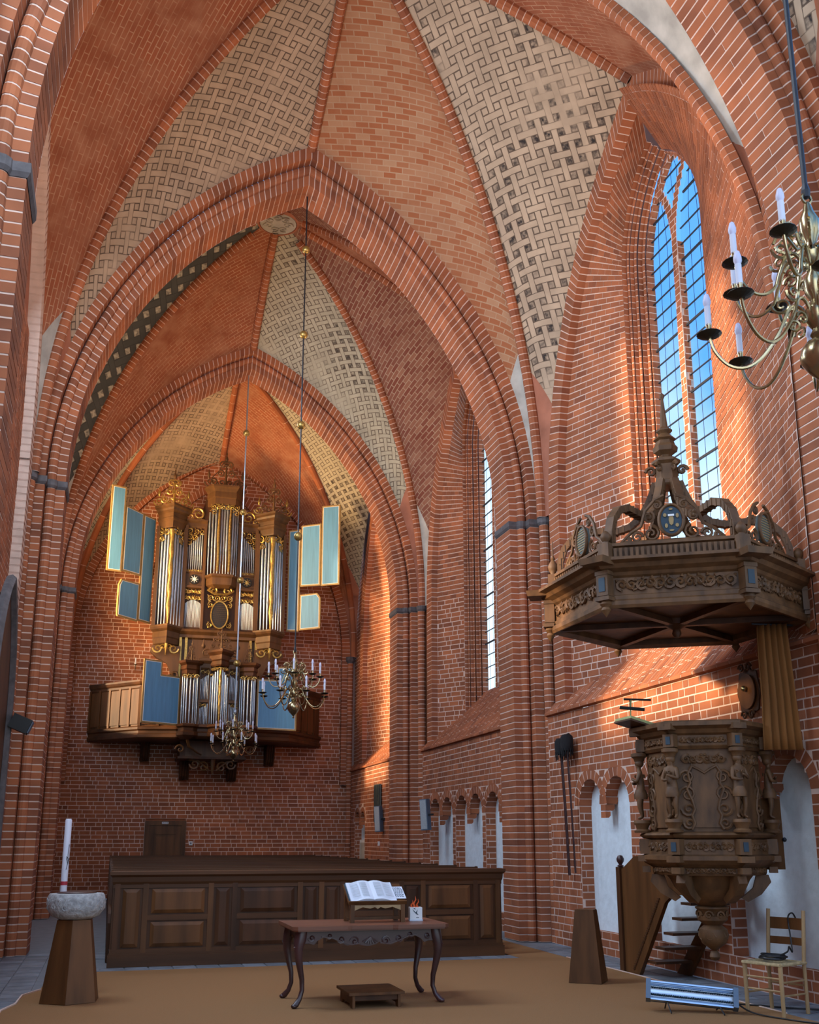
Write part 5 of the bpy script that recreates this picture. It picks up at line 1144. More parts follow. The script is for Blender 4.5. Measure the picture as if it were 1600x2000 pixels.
for fa in (180, 240, 300, 120):
    nrm = Vector((cos(A(fa)), sin(A(fa)), 0)); U = Vector((-nrm.y, nrm.x, 0)); ap = CR * cos(A(30)); F0 = Vector(K6) + nrm * (ap - .02); Z = Vector((0, 0, 1))
    mb = MB(); carve(mb, F0 + Z * 4.045, U, Z, CR * .84, .16, 12, .015, seed=fa); mb.tube([F0 + U * (CR * (q - .5) * .84) + Z * (4.045 + .055 * sin(q * 31)) + nrm * .008 for q in [i / 60 for i in range(61)]], .011, 5); mb.build('carved_frieze', 'pulpit', can, 50, kind='stuff')
    mb = MB(); n = 22
    for i in range(n): mb.box(F0 - nrm * .012 + U * ((i + .5) / n - .5) * CR * .88 + Z * 4.375, (.030, .05, .10), U, nrm)
    mb.build('fluting', 'pulpit', can, kind='stuff')
    mb = MB(); B = F0 - nrm * .09
    for sg in (1, -1):
        for (u, z, s_) in ((.20, 4.58, .085), (.34, 4.55, .06), (.22, 4.75, .06), (.13, 4.87, .045), (.44, 4.53, .035)): mb.scroll(B + U * sg * u + Z * z, U * sg, Z, s_, 1.5, .017, 1 if u < .3 else -1, n=5, seg=16, a0=u * 9)
        mb.tube([B + U * sg * u + Z * z for u, z in ((.50, 4.50), (.40, 4.60), (.30, 4.66), (.25, 4.82), (.15, 4.93), (.06, 4.97))], .018, 5)
    mb.tube([B + U * (q - .5) * 1.0 + Z * 4.495 for q in (0, .5, 1)], .022, 5)
    mb.build('cresting', 'pulpit', can, 50, kind='stuff')
    rot = lambda mbx: None
    mb = MB(); pts = [(.115 * cos(a * pi / 10), .155 * sin(a * pi / 10)) for a in range(20)]
    mb.prism(pts, B + Z * 4.70 + nrm * .03, U, Z, -.05); sh = mb.build('shield', 'slate' if fa != 240 else 'bluepaint', can)
    mb = MB(); mb.tube([B + Z * 4.70 + nrm * .03 + U * (.12 * cos(a * pi / 12)) + Z * (.16 * sin(a * pi / 12)) for a in range(25)], .018, 6); mb.build('shield_rim', 'pulpit', sh, 60)
    if fa == 240:
        mb = MB()
        for (u, z, w, h) in ((0, .0, .05, .12), (-.06, .05, .035, .04), (.06, .04, .03, .05), (-.05, -.06, .03, .05), (.055, -.06, .035, .04), (0, .11, .04, .02), (.0, -.11, .05, .02)): mb.prism([(u + w / 2 * cos(k * pi / 4), z + h / 2 * sin(k * pi / 4)) for k in range(8)], B + Z * 4.70 + nrm * .036, U, Z, .008)
        mb.build('shield_charges', 'shutter_rim', sh)
        mb = MB(); mb.prism([(-.03, .035), (.03, .035), (.03, .055), (-.03, .055)], B + Z * 4.70 + nrm * .046, U, Z, .005); mb.build('shield_bar', 'white', sh)
    else:
        mb = MB()
        for k in range(9): z = .11 - k * .027; w = .10 * sqrt(max(.1, 1 - (z / .15) ** 2)); mb.box(B + Z * (4.70 + z) + nrm * .033, (2 * w, .004, .009), U, nrm)
        mb.build('inscription', 'shutter_rim', sh)
MB().lathe([(0, 3.70), (.03, 3.71), (.05, 3.75), (.04, 3.79), (.09, 3.82), (.14, 3.84), (.16, 3.90)], 14, K6).build('centre_boss', 'oak', can, 40)
MB().lathe([(.15, 5.40), (.17, 5.42), (.17, 5.46), (.12, 5.48), (.12, 5.66), (.16, 5.69), (.16, 5.72), (.06, 5.76)], 6, K6, a6).build('crown_box', 'pulpit', can)
mb = MB()
for k in range(6):
    a = A(60 * k + 30); mb.scroll(Vector(K6) + Vector((.17 * cos(a), .17 * sin(a), 5.60)), (cos(a), sin(a), 0), (0, 0, 1), .06, 1.3, .022, 1, n=5, seg=14)
mb.build('crown_volutes', 'pulpit', can, 50, kind='stuff')
MB().lathe([(.05, 5.74), (.07, 5.78), (.13, 5.82), (.14, 5.87), (.11, 5.91), (.10, 5.95), (.13, 5.97), (.10, 6.00), (.06, 6.04), (.09, 6.07), (.09, 6.09), (.045, 6.12), (.014, 6.46), (.026, 6.49), (.026, 6.52), (0, 6.55)], 6, K6, a6).build('spire', 'pulpit', can)
MB = _MB
t = thing('spotlight', 'small white clamp spotlight on the left cresting of the sounding board', 'lamp', (4.78, 9.95, 4.62))
MB().tube([(0, 0, 0), (-.03, -.02, .08), (-.09, -.05, .2)], .014, 6).build('clamp_arm', 'black', t); MB().lathe([(.0, 0), (.035, .0), (.045, .05), (.03, .08), (0, .08)], 10, (0, -.02, .04), axis=(-.3, -1, .1)).build('lamp_head', 'white', t)
# curtain behind the pulpit
t = thing('curtain', 'ochre cloth curtain hanging from the sounding board beside the pulpit', 'curtain', (6.62, 9.2, 2.5))
vs = []; N = 40
for j in range(9):
    z = 1.32 * (1 - j / 8)
    for i in range(N + 1):
        q = i / N; sp = .27 + .10 * (j / 8); x = (q - .5) * sp; y = .035 * sin(q * 30 + .3 * sin(j)) + (-.10 * (q - .5)); vs.append((x + .02 * (j / 8), y, z))
mb = MB().add(vs, [(j * (N + 1) + i, j * (N + 1) + i + 1, (j + 1) * (N + 1) + i + 1, (j + 1) * (N + 1) + i) for j in range(8) for i in range(N)]); o = mb.build('curtain_cloth', 'curtain', t, True); o.modifiers.new('thick', 'SOLIDIFY').thickness = .008
MB().tube([(-.22, .02, 1.32), (.24, -.04, 1.32)], .012, 6).build('curtain_rail', 'iron', t)
# carved wall shield
t = thing('wall_shield', 'carved dark oval shield with a brass boss on the brick wall beside the curtain', 'shield', (6.90, 10.10, 3.24))
pts = []
for k in range(40):
    a = 2 * pi * k / 40; r = 1 + .10 * cos(8 * a) * (1 if abs(sin(a)) > .5 else .4); pts.append((.21 * r * cos(a), .28 * r * sin(a)))
MB().prism(pts, (0, 0, 0), (0, -1, 0), (0, 0, 1), -.03).build('board', 'oak', t)
MB().prism([(.16 * cos(k * pi / 12), .20 * sin(k * pi / 12)) for k in range(24)], (-.03, 0, 0), (0, -1, 0), (0, 0, 1), -.012).build('oval_field', 'oak_mid', t)
MB().ball((-.06, 0, .03), .035, 12).build('brass_boss', 'brass', t, True)
mb = MB()
for sg in (1, -1):
    for z in (.27, -.27): mb.scroll((-.03, sg * .07, z), (0, sg, 0), (0, 0, 1), .055, 1.3, .014, 1)
mb.build('scrolls', 'oak', t, 50)
# stairs
st = thing('pulpit_stairs', 'wooden pulpit stairs with open treads and a tall side board rising behind the pulpit', 'stairs', (6.6, 11.6, 0))
MB = LMB((6.6, 11.6, 0))
MB().prism([(12.37, 0), (12.37, 1.24), (12.28, 1.24), (11.95, 1.40), (10.35, 1.42), (10.35, 1.05), (11.10, .96), (11.25, .88), (11.96, 0)], (6.33, 0, 0), (0, 1, 0), (0, 0, 1), .05).build('side_board', 'oak_mid', st)
MB().bb(6.30, 6.39, 12.30, 12.40, 0, 1.26).build('newel_post', 'oak', st); MB().lathe([(.02, 1.26), (.05, 1.27), (.02, 1.29), (.045, 1.33), (.05, 1.36), (.03, 1.40), (0, 1.41)], 10, (6.345, 12.35, 0)).build('newel_ball', 'mahog', st, 40)
mb = MB()
for i in range(30):
    t_ = i / 29; mb.box((6.325, 11.98 - .70 * t_ + .10, .06 + .86 * t_), (.012, .05, .018))
mb.build('carved_edge', 'oak', st, kind='stuff')
MB().prism([(11.99, 0), (11.70, 0), (10.5, 1.28), (10.5, 1.5)], (6.86, 0, 0), (0, 1, 0), (0, 0, 1), .045).build('stringer', 'oak_mid', st)
for i in range(6):
    z = .185 + .18 * i; y = 11.72 - .215 * i; MB().bb(6.37, 6.87, y - .12, y + .10, z - .03, z).build('tread', 'oak', st)
MB = _MB
# ------------------------------------------------------------------ chair, heater, cables
ch = thing('rush_chair', 'pale ladder-back chair with a rush seat beside the pulpit, cable coiled on it', 'chair', (6.235, 9.06, 0), A(19))
for x in (-.185, .185):
    for y in (-.2, .2):
        if x > 0: MB().tube([(x, y, 0), (x, y, .45), (x + .06, y, .93)], .019, 8).build('back_post', 'beech', ch, 40)
        else: MB().tube([(x, y, 0), (x, y, .46)], lambda t: .018 + .004 * t, 8).build('leg', 'beech', ch, 40)
for z, h in ((.80, .11), (.64, .07)):
    mb = MB(); mb.add([(.195 + .05 * (z - .45) / .48 * 1.2 + .02 * sin(pi * i / 6) + o, -.2 + .4 * i / 6, z + s * h / 2) for o in (0, .014) for s in (-1, 1) for i in range(7)], [(i, i + 1, 7 + i + 1, 7 + i) for i in range(6)] + [(14 + i, 21 + i, 22 + i, 15 + i) for i in range(6)] + [(7 + i, 8 + i, 22 + i, 21 + i) for i in range(6)] + [(i, 14 + i, 15 + i, i + 1) for i in range(6)]); mb.build('back_slat', 'oak_mid', ch)
mb = MB(); rg = random.Random(2)
for i in range(8):
    q = .2 - .025 * i
    for k in range(4):
        c_ = [(-q, -q), (q, -q), (q, q), (-q, q)]; a, b = c_[k], c_[(k + 1) % 4]; mb.tube([(a[0], a[1] * 1.06, .455 - .002 * i), (b[0], b[1] * 1.06, .455 - .002 * i)], .0155, 6)
mb.build('rush_seat', 'rush', ch, 60)
for (a, b, z) in (((-.185, -.2), (-.185, .2), .22), ((-.185, -.2), (.185, -.2), .18), ((-.185, .2), (.185, .2), .18), ((.185, -.2), (.185, .2), .25), ((-.185, -.2), (-.185, .2), .33), ((-.185, -.2), (.185, -.2), .30)): MB().tube([(*a, z), (*b, z)], .010, 6).build('stretcher', 'beech', ch)
def cable(name, label, pts, r=.008, cat='cable'):
    c = []
    n = len(pts)
    for i in range(n - 1):
        p0, p1, p2, p3 = [Vector(pts[max(0, min(n - 1, i + k))]) for k in (-1, 0, 1, 2)]
        for q in range(6):
            s = q / 6; c.append(.5 * (2 * p1 + (p2 - p0) * s + (2 * p0 - 5 * p1 + 4 * p2 - p3) * s * s + (3 * p1 - p0 - 3 * p2 + p3) * s ** 3))
    c.append(Vector(pts[-1])); o = MB().tube(c, r, 6).build(name, 'black', None, 60); return tag(o, label, cat)
rg = random.Random(5); pts = []
for k in range(34):
    a = k * .9; r = .09 + .05 * rg.random(); pts.append((6.22 + r * cos(a), 9.05 + r * 1.0 * sin(a), .487 + .0011 * k + .008 * rg.random()))
pts += [(6.30, 8.93, .56), (6.36, 8.98, .60), (6.42, 9.02, .55), (6.44, 9.06, .70), (6.46, 9.1, .86), (6.50, 9.08, .90), (6.56, 9.1, .82)]
cable('coiled_cable', 'black cable coiled on the rush seat of the chair', pts)
cable('floor_cable', 'black cable trailing from the heater over the floor behind the chair', [(5.86, 9.14, .08), (5.93, 9.0, .02), (6.05, 8.7, .009), (6.2, 8.4, .009), (6.45, 8.2, .009)])
cable('wall_cable', 'thin black cable lying on the stone floor under the chair', [(6.1, 9.62, .01), (6.28, 9.45, .01), (6.5, 9.2, .01), (6.75, 9.0, .01), (6.86, 8.8, .01)])
HA, HB = Vector((5.10, 9.50, .19)), Vector((5.84, 9.12, .125)); d = (HB - HA); L = d.length
ht = thing('electric_heater', 'long silver electric floor heater with blue end caps before the pulpit', 'heater', (HA + HB) / 2, 0); ht.location.z = 0
MB = LMB(((HA.x + HB.x) / 2, (HA.y + HB.y) / 2, 0)); X = d.normalized(); N = Vector((X.y, -X.x, 0)).normalized(); N = (N + Vector((0, 0, .45))).normalized(); Yv = X.cross(N)
cM = (HA + HB) / 2; Zv = Vector((0, 0, 1)); Zt = N.cross(X); Zt = Zt if Zt.z > 0 else -Zt
vs = []
for i in range(9):
    a = -pi / 2 + pi * i / 8; vs += [cM + X * (sx * L * .46) + Zt * (.075 * sin(a)) - N * (.06 * cos(a)) for sx in (-1, 1)]
MB().add(vs, [(2 * i, 2 * i + 1, 2 * i + 3, 2 * i + 2) for i in range(8)]).build('reflector', 'steel', ht, True)
MB().box(cM + Zt * .082, (L * .94, .05, .014), X, N, Zt).build('top_edge', 'steel', ht); MB().box(cM - Zt * .082, (L * .94, .05, .014), X, N, Zt).build('bottom_edge', 'steel', ht)
MB().box(cM - N * .075, (L * .94, .02, .16), X, N, Zt).build('housing', 'blue_grey', ht)
for sx in (-1, 1): MB().box(cM + X * (sx * L * .485), (.045, .13, .185), X, N, Zt).build('end_cap', 'blue_grey', ht)
for k in (-1, 1):
    mb = MB(); pts = [cM + X * (L * .9 * (i / 120 - .5)) + Zt * (k * .036 + .008 * cos(i * 1.9)) + N * (.010 * sin(i * 1.9)) for i in range(121)]; mb.tube(pts, .008, 4); mb.build('heating_coil', 'bluepaint', ht)
for k in range(5): MB().tube([cM + X * (L * .92 * -.5) + Zt * (-.06 + .03 * k) + N * .04, cM + X * (L * .92 * .5) + Zt * (-.06 + .03 * k) + N * .04], .0025, 4).build('guard_wire', 'steel', ht)
for sx in (-.28, .3): MB().tube([cM + X * (L * sx) - Zt * .07, Vector(((cM + X * (L * sx)).x - .05, (cM + X * (L * sx)).y - .16, .01))], .007, 6).tube([cM + X * (L * sx) - Zt * .07 - N * .06, Vector(((cM + X * (L * sx)).x + .04, (cM + X * (L * sx)).y + .12, .01))], .007, 6).build('foot', 'black', ht)
MB = _MB
# ------------------------------------------------------------------ wooden pedestal, font, paschal candle
def frustum(parent, n, r0, r1, h, a0, m='oak_mid', nm='side_panel'):
    for k in range(n):
        a, b = a0 + 2 * pi * k / n, a0 + 2 * pi * (k + 1) / n; g = .012
        P = [Vector((r0 * cos(a), r0 * sin(a), 0)), Vector((r0 * cos(b), r0 * sin(b), 0)), Vector((r1 * cos(b), r1 * sin(b), h)), Vector((r1 * cos(a), r1 * sin(a), h))]
        c = sum(P, Vector()) / 4; nn = (P[1] - P[0]).cross(P[3] - P[0]).normalized(); Q = [p + (c - p).normalized() * .004 for p in P]
        MB().add(Q + [p - nn * .02 for p in Q], [(0, 1, 2, 3), (7, 6, 5, 4), (0, 4, 5, 1), (1, 5, 6, 2), (2, 6, 7, 3), (3, 7, 4, 0)]).build(nm, m, parent)
t = thing('wooden_pedestal', 'tapering brown wooden pedestal with nothing on it, standing left of the pulpit stairs', 'pedestal', (5.46, 11.56, 0), 0)
frustum(t, 4, .27, .155, .80, A(8), 'oak_mid'); MB().lathe([(0, .79), (.15, .79), (.15, .805), (0, .805)], 4, (0, 0, 0), A(8)).build('top', 'oak_mid', t)
ft = thing('font', 'baptismal font: carved grey stone bowl on a tapering six-sided wooden foot', 'font', (-.28, 11.68, 0), 0)
frustum(ft, 6, .315, .19, .80, A(25), 'oak_mid'); MB().lathe([(0, .78), (.17, .78), (.18, .80), (0, .80)], 6, (0, 0, 0), A(25)).build('foot_top', 'oak', ft)
mb = MB(); mb.lathe([(0, .80), (.16, .80), (.24, .835), (.285, .90), (.295, .97), (.285, 1.03), (.27, 1.055), (.215, 1.06), (.205, 1.05), (.2, 1.03), (0, 1.03)], 40); mb.build('bowl', 'stone', ft, 50)
mb = MB(); rg = random.Random(9)
for k in range(26):
    a = 2 * pi * k / 26; z = .93 + .05 * (k % 2); r = .287; mb.scroll((r * cos(a), r * sin(a), z), (-sin(a), cos(a), 0), (0, 0, 1), .034, 1.4, .008, 1 if k % 2 else -1, n=4, seg=12, a0=k)
    mb.tube([((r - .02) * cos(a), (r - .02) * sin(a), 1.04), (r * cos(a + .05), r * sin(a + .05), 1.0), ((r + .004) * cos(a - .03), (r + .004) * sin(a - .03), .95)], .008, 4)
mb.build('carved_vines', 'stone', ft, 50, kind='stuff')
MB().lathe([(0, 1.05), (.19, 1.05), (.2, 1.064), (.19, 1.07), (0, 1.07)], 30).build('dark_red_lid', 'mahog', ft, 40)
t = thing('paschal_candle', 'tall white paschal candle with a red band standing behind the stone font', 'candle', (-.44, 12.3, 0))
MB().lathe([(.0, 0), (.13, 0), (.14, .03), (.05, .06), (.025, .12), (.022, .86), (.05, .92), (.06, 1.0), (.04, 1.02), (0, 1.02)], 14).build('stand', 'oak', t, 40)
MB().lathe([(0, 1.02), (.036, 1.02), (.036, 1.81), (.028, 1.825), (.0, 1.815)], 16).build('wax', 'candle', t, 40)
MB().lathe([(.0365, 1.115), (.0372, 1.116), (.0372, 1.155), (.0365, 1.156)], 16).build('red_band', 'redtrim', t)
mb = MB(); mb.tube([(.012, -.036, 1.28), (.026, -.034, 1.36), (.022, -.036, 1.44), (.028, -.032, 1.55)], .0035, 4); mb.tube([(.005, -.038, 1.40), (.026, -.034, 1.34), (.034, -.024, 1.40)], .004, 4); mb.tube([(.008, -.038, 1.42), (.02, -.037, 1.40)], .005, 4); mb.build('twig_emblem', 'black', t)
# ------------------------------------------------------------------ table group
TX0, TX1, TY0, TY1, TZ = 1.80, 3.42, 10.46, 11.38, .765
tb = thing('communion_table', 'dark carved table with cabriole legs and a red-brown top on the ochre carpet', 'table', (2.6, 10.9, 0))
MB = LMB((2.6, 10.9, 0))
pl = [(TX0, TY0 + .05), (TX0 + .05, TY0), (TX0 + .55, TY0), (TX0 + .60, TY0 + .02), (TX0 + 1.02, TY0 + .02), (TX0 + 1.07, TY0), (TX1 - .05, TY0), (TX1, TY0 + .05), (TX1, TY1), (TX0, TY1)]
mb = MB(); mb.prism(pl, (0, 0, TZ - .035), (1, 0, 0), (0, 1, 0), .035); q = offp(pl, .012); mb.prism(q, (0, 0, TZ - .048), (1, 0, 0), (0, 1, 0), .013); mb.build('tabletop', 'tabletop', tb)
apr = [(1.9, .715), (1.9, .60), (1.98, .60), (2.03, .585), (2.06, .62), (2.13, .655), (2.22, .64), (2.30, .60), (2.37, .57), (2.42, .58), (2.46, .60), (2.50, .575), (2.58, .56), (2.66, .575), (2.70, .60), (2.75, .575), (2.82, .57), (2.90, .60), (2.98, .64), (3.07, .655), (3.14, .62), (3.17, .585), (3.22, .60), (3.31, .60), (3.31, .715)]
for y in (TY0 + .13, TY1 - .10): MB().prism(apr, (0, y, 0), (1, 0, 0), (0, 0, 1), .03).build('apron', 'mahog', tb)
ay = [(10.62, .715), (10.62, .6), (10.75, .64), (10.92, .6), (11.1, .64), (11.25, .6), (11.25, .715)]
for x in (1.90, 3.28): MB().prism(ay, (x, 0, 0), (0, 1, 0), (0, 0, 1), .03).build('apron', 'mahog', tb)
mb = MB(); yy = TY0 + .095
for sg in (1, -1):
    for (u, z, s_) in ((.16, .61, .05), (.30, .63, .04), (.42, .665, .03), (.60, .65, .035)): mb.scroll((2.605 + sg * u, yy, z), (sg, 0, 0), (0, 0, 1), s_, 1.4, .009, 1 if u < .3 else -1, n=4, seg=14)
    mb.tube([(2.605 + sg * u, yy, z) for u, z in ((.10, .59), (.2, .58), (.3, .61), (.4, .65), (.5, .66))], .008, 4)
for k in range(7): a = -.9 + .3 * k; mb.tube([(2.605, yy, .65), (2.605 + .10 * sin(a), yy - .004, .65 - .07 * cos(a))], .008, 4)
mb.build('apron_carving', 'mahog', tb, 50, kind='stuff')
for sx in (-1, 1):
    for sy in (-1, 1):
        X0 = 2.60 + sx * .69; Y0 = 10.92 + sy * .325; d = Vector((sx, sy * .55, 0)).normalized()
        prof = [(.0, .715, .062), (.015, .64, .062), (.035, .57, .052), (.035, .48, .042), (.015, .38, .033), (-.015, .26, .026), (-.02, .16, .023), (.01, .08, .024), (.05, .035, .030), (.075, .018, .026)]
        c = [Vector((X0, Y0, z)) + d * o for o, z, r in prof]; rr = [p[2] for p in prof]
        mb = MB(); mb.tube(c, lambda t: rr[min(len(rr) - 1, int(round(t * (len(rr) - 1))))], 10); mb.ball(c[-1] + Vector((0, 0, .004)), .032, 10, .022); mb.scroll(c[2] + d * .02, d, (0, 0, 1), .035, 1.2, .01, -1, n=4, seg=12); mb.build('leg', 'mahog', tb, 60)
MB = _MB
bs_ = thing('book_stand', 'small brown wooden book rest on the dark carved table', 'book stand', (2.74, 10.95, TZ))
for x in (-.27, .27):
    for y, h in ((-.14, .20), (.14, .30)): MB().bb(x - .022, x + .022, y - .022, y + .022, 0, h).build('leg', 'oak_mid', bs_)
ap = [(-.25, .20), (-.25, .12), (-.16, .155), (-.08, .14), (-.03, .155), (0, .135), (.03, .155), (.08, .14), (.16, .155), (.25, .12), (.25, .20)]
MB().prism(ap, (0, -.135, 0), (1, 0, 0), (0, 0, 1), .02).build('apron', 'beech', bs_)
sl = Vector((0, .86, .5)).normalized(); nn = Vector((0, -.5, .86)).normalized()
MB().box((0, 0, .275), (.62, .36, .022), (1, 0, 0), sl).box(Vector((0, 0, .275)) - sl * .18 + nn * .015, (.62, .016, .04), (1, 0, 0), sl).build('desk', 'oak_mid', bs_)
MB().bb(-.30, .30, -.02, .02, .02, .05).build('stretcher', 'oak_mid', bs_)
bk = thing('open_book', 'large open white book lying on the wooden book rest', 'book', Vector((2.70, 10.95, TZ + .275)) + nn * .013)
def curvedpage(sg, lift):
    vs = []; n = 8
    for j in range(2):
        for i in range(n + 1):
            q = i / n; vs.append(Vector((sg * .245 * q, 0, 0)) + sl * (.17 * (2 * j - 1)) + nn * (.008 + .030 * sin(min(1, q * 1.25 + .12) * pi) ** .7 * (1 - .35 * q) + lift))
    return vs, [(i, i + 1, n + 1 + i + 1, n + 1 + i) for i in range(n)]
for sg in (1, -1):
    mb = MB(); a, f_ = curvedpage(sg, .012); b = [p - nn * .030 for p in a]; mb.add(a + b, f_ + [tuple(i + 18 for i in q[::-1]) for q in f_] + [(i, 18 + i, 19 + i, i + 1) for i in range(8)] + [(9 + i, 10 + i, 28 + i, 27 + i) for i in range(8)] + [(8, 26, 35, 17)]); mb.build('pages', 'paper', bk, 40)
    mb = MB()
    for k in range(13):
        for c_ in (0,):
            z = .135 - k * .021; mb.add([Vector((sg * .04, 0, 0)) + sl * z + nn * .0495, Vector((sg * .115, 0, 0)) + sl * z + nn * .0535, Vector((sg * .115, 0, 0)) + sl * (z - .006) + nn * .0535, Vector((sg * .04, 0, 0)) + sl * (z - .006) + nn * .0495], [(0, 1, 2, 3)])
            mb.add([Vector((sg * .135, 0, 0)) + sl * z + nn * .0500, Vector((sg * .22, 0, 0)) + sl * z + nn * .0375, Vector((sg * .22, 0, 0)) + sl * (z - .006) + nn * .0375, Vector((sg * .135, 0, 0)) + sl * (z - .006) + nn * .0500], [(0, 1, 2, 3)])
    mb.build('text_lines', 'speaker', bk)
MB().box((0, 0, 0), (.52, .36, .008), (1, 0, 0), sl).build('cover', 'bluepaint', bk)
lf = thing('leaflet', 'pale blue printed leaflet half under the open book on the book rest', 'leaflet', Vector((2.985, 10.94, TZ + .277)) + nn * .014)
MB().box((0, 0, .0), (.15, .22, .003), Vector((1, 0, 0)), sl).build('sheet', 'paper', lf)
mb = MB(); rg = random.Random(3)
for k in range(9):
    x = -.06
    while x < .055:
        w = rg.uniform(.008, .022); mb.box(Vector((x + w / 2, 0, 0)) + sl * (.09 - k * .021) + nn * .003, (w, .009, .001), (1, 0, 0), sl); x += w + .006
mb.build('printed_text', 'bluepaint', lf)
lb = thing('collection_box', 'small white paper box with a bird drawing, right of the book rest on the table', 'box', (3.20, 10.98, TZ), A(-8))
MB().bb(-.065, .065, -.065, .065, .012, .135).build('box', 'white', lb); MB().bb(-.07, .07, -.07, .07, .0, .014).build('foot', 'paper', lb)
mb = MB()
for pts in ([(-.035, .035), (-.01, .01), (0, .0), (.02, .03), (.012, -.005), (.03, -.025), (.012, -.02), (-.005, -.005), (-.02, .01)], [(-.03, .05), (-.005, .04), (.0, .03), (-.015, .035)]): mb.prism(pts, (-.005, -.066, .085), (1, 0, 0), (0, 0, 1), .002)
mb.bb(.0, .03, -.0675, -.066, .03, .036); mb.build('bird_drawing', 'bluepaint', lb)
MB().bb(.0655, .068, -.04, .035, .05, .115).build('red_label', 'redtrim', lb)
fl2 = bpy.data.materials.new('orange_flame'); fl2.use_nodes = True; fl2.node_tree.nodes['Principled BSDF'].inputs['Base Color'].default_value = (.62, .09, .015, 1); M['flame'] = fl2
mb = MB()
for (x, h, w) in ((.0, .13, .02), (-.03, .09, .016), (.03, .10, .016)): mb.tube([(x, 0, .12), (x - w, 0, .12 + h * .4), (x + w * .3, 0, .12 + h * .7), (x, 0, .12 + h)], lambda t: .014 * (1.05 - t), 6)
mb.build('paper_flame', 'flame', lb, 60)
sb = thing('footstool', 'low brown wooden footstool on the carpet in front of the table', 'footstool', (2.63, 10.66, 0))
MB().box((0, 0, .135), (.56, .60, .025)).build('top', 'oak_mid', sb)
for x in (-.23, .23): MB().prism([(-.28, 0), (-.20, 0), (-.17, .035), (.17, .035), (.20, 0), (.28, 0), (.28, .122), (-.28, .122)], (x - .013, 0, 0), (0, 1, 0), (0, 0, 1), .026).build('side', 'oak_mid', sb)
MB().bb(-.22, .22, -.26, -.24, .07, .122).bb(-.22, .22, .24, .26, .07, .122).build('rail', 'oak', sb)
# ------------------------------------------------------------------ wall things
for k, (y, lab, zb) in enumerate(((14.98, 'left of two black velvet collection bags on long poles hanging on the brick pillar', 3.02), (14.76, 'right of two black velvet collection bags on long poles hanging on the brick wall', 3.06))):
    t = thing('collection_bag', lab, 'bag', (6.76, y, zb), 0, 'collection bags on poles')
    mb = MB(); vs = []
    mb.lathe([(.0, .14), (.07, .13), (.10, .08), (.10, -.04), (.085, -.12), (.05, -.13), (0, -.11)], 14); mb.build('bag', 'cloth_black', t, 50)
    mb = MB()
    for q in range(14): a = 2 * pi * q / 14; mb.tube([(.09 * cos(a), .09 * sin(a), -.08), (.085 * cos(a), .085 * sin(a), -.17 - .02 * (q % 3))], .010, 4)
    mb.build('fringe', 'cloth_black', t, kind='stuff')
    MB().tube([(.0, 0, -.1), (.03, -.01, -.9), (.06, -.02, -1.95)], .022 if k == 0 else .015, 6).build('pole', 'mahog', t)
    MB().tube([(.10, 0, .10), (.03, 0, .15), (0, 0, .13)], .012, 5).build('hook', 'iron', t)
for loc, tilt, lab in (((6.62, 21.85, 1.80), -.12, 'slim grey column loudspeaker on the brick pillar beside the white niches'), ((6.80, 26.7, 1.80), -.10, 'slim grey column loudspeaker on the far wall below the dark board')):
    t = thing('column_speaker', lab, 'loudspeaker', loc, A(20), 'column loudspeakers'); t.rotation_euler = (0, tilt * .6, A(-50))
    MB().bb(-.09, .09, -.07, .07, 0, .66).build('case', 'blue_grey', t); MB().bb(-.075, .075, -.082, -.07, .02, .64).build('grille', 'speaker', t); MB().bb(-.03, .2, -.02, .02, .3, .34).build('wall_mount', 'black', t)
t = thing('hymn_board', 'dark grey green board on the far right wall above the loudspeaker', 'board', (6.89, 27.2, 2.05))
MB().bb(-.03, .0, -.32, .32, 0, 1.0).build('board', 'slate', t)
for k in range(5): MB().bb(-.045, -.03, -.30 + .145 * k, -.28 + .145 * k, .02, .98).build('slat', 'iron', t)
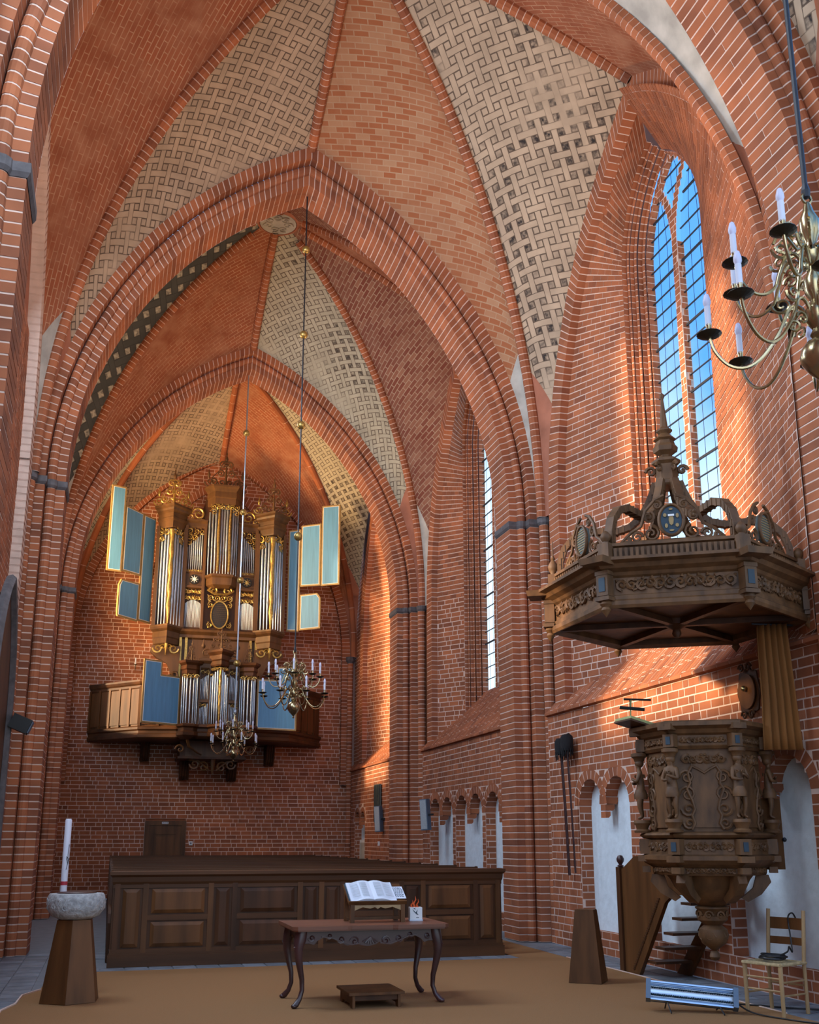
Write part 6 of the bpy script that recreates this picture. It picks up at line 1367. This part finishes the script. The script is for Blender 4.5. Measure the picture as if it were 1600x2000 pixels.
for loc, lab, ax in (((2.28, YB - .01, 1.5), 'small white switch on the brick back wall right of the door', 0), ((6.91, 27.15, 1.5), 'small white socket on the far right brick wall below the loudspeaker', 1)):
    t = thing('wall_switch', lab, 'switch', loc, A(-90) if ax else 0, 'small white wall switches')
    MB().bb(-.05, .05, -.03, .01, -.055, .055).build('plate', 'white', t); MB().bb(-.02, .02, -.036, -.03, -.025, .025).build('button', 'blue_grey', t)
t = thing('grave_slab', 'narrow dark carved slab leaning in the niche right of the pews', 'slab', (6.87, 17.25, 0))
MB().box((0, 0, .62), (.10, .55, 1.24), (1, 0, 0), (0, 1, 0), (.0, 0, 1)).build('slab', 'iron', t)
mb = MB()
for k in range(7): mb.scroll((-.055, -.05, .18 + .15 * k), (0, 1, 0), (0, 0, 1), .07, 1.3, .014, 1 if k % 2 else -1)
mb.build('carving', 'iron', t, 50, kind='stuff')
t = thing('white_cupboard', 'small beige panel in a white frame in the far right wall niche', 'cupboard', (7.02, 29.3, .55))
MB().bb(-.03, .08, -.42, .42, 0, 1.05).build('frame', 'white', t); MB().bb(-.04, -.03, -.34, .34, .08, .97).build('panel', 'grey_plaster', t)
t = thing('dark_cabinet', 'slim black cabinet standing at the right edge, in front of the last brick wall', 'cabinet', (5.72, 6.95, 0))
MB().bb(-.14, .14, -.16, .16, .04, 1.32).build('case', 'black', t); MB().bb(-.15, .15, -.17, .17, 1.32, 1.35).build('lid', 'iron', t); MB().bb(-.13, .13, -.15, .15, 0, .04).build('foot', 'iron', t)
t = thing('floodlight', 'black box floodlight on a bracket beside the dark arched doorway', 'lamp', (-1.38, 15.0, 3.12))
MB().box((.12, .0, .02), (.26, .22, .20), (.92, 0, -.38), (0, 1, 0)).build('housing', 'black', t); MB().bb(-.1, .0, -.03, .03, -.14, .10).tube([(-.02, 0, 0), (.05, 0, .0)], .02, 6).build('bracket', 'iron', t)
MB().box((.25, 0, -.03), (.012, .2, .17), (.92, 0, -.38), (0, 1, 0)).build('front_glass', 'blue_grey', t)
for o in bpy.data.objects:
    if o.parent and o.type == 'MESH' and o.name.split('.')[0] in ('pipe_shade', 'cresting', 'ornament', 'inscription', 'apron_carving', 'text_lines', 'printed_text', 'lead_came', 'saddle_bar', 'hanging_carving', 'inscription_frame', 'scrolls', 'shield_charges', 'corbel_carving'): o['kind'] = 'stuff'
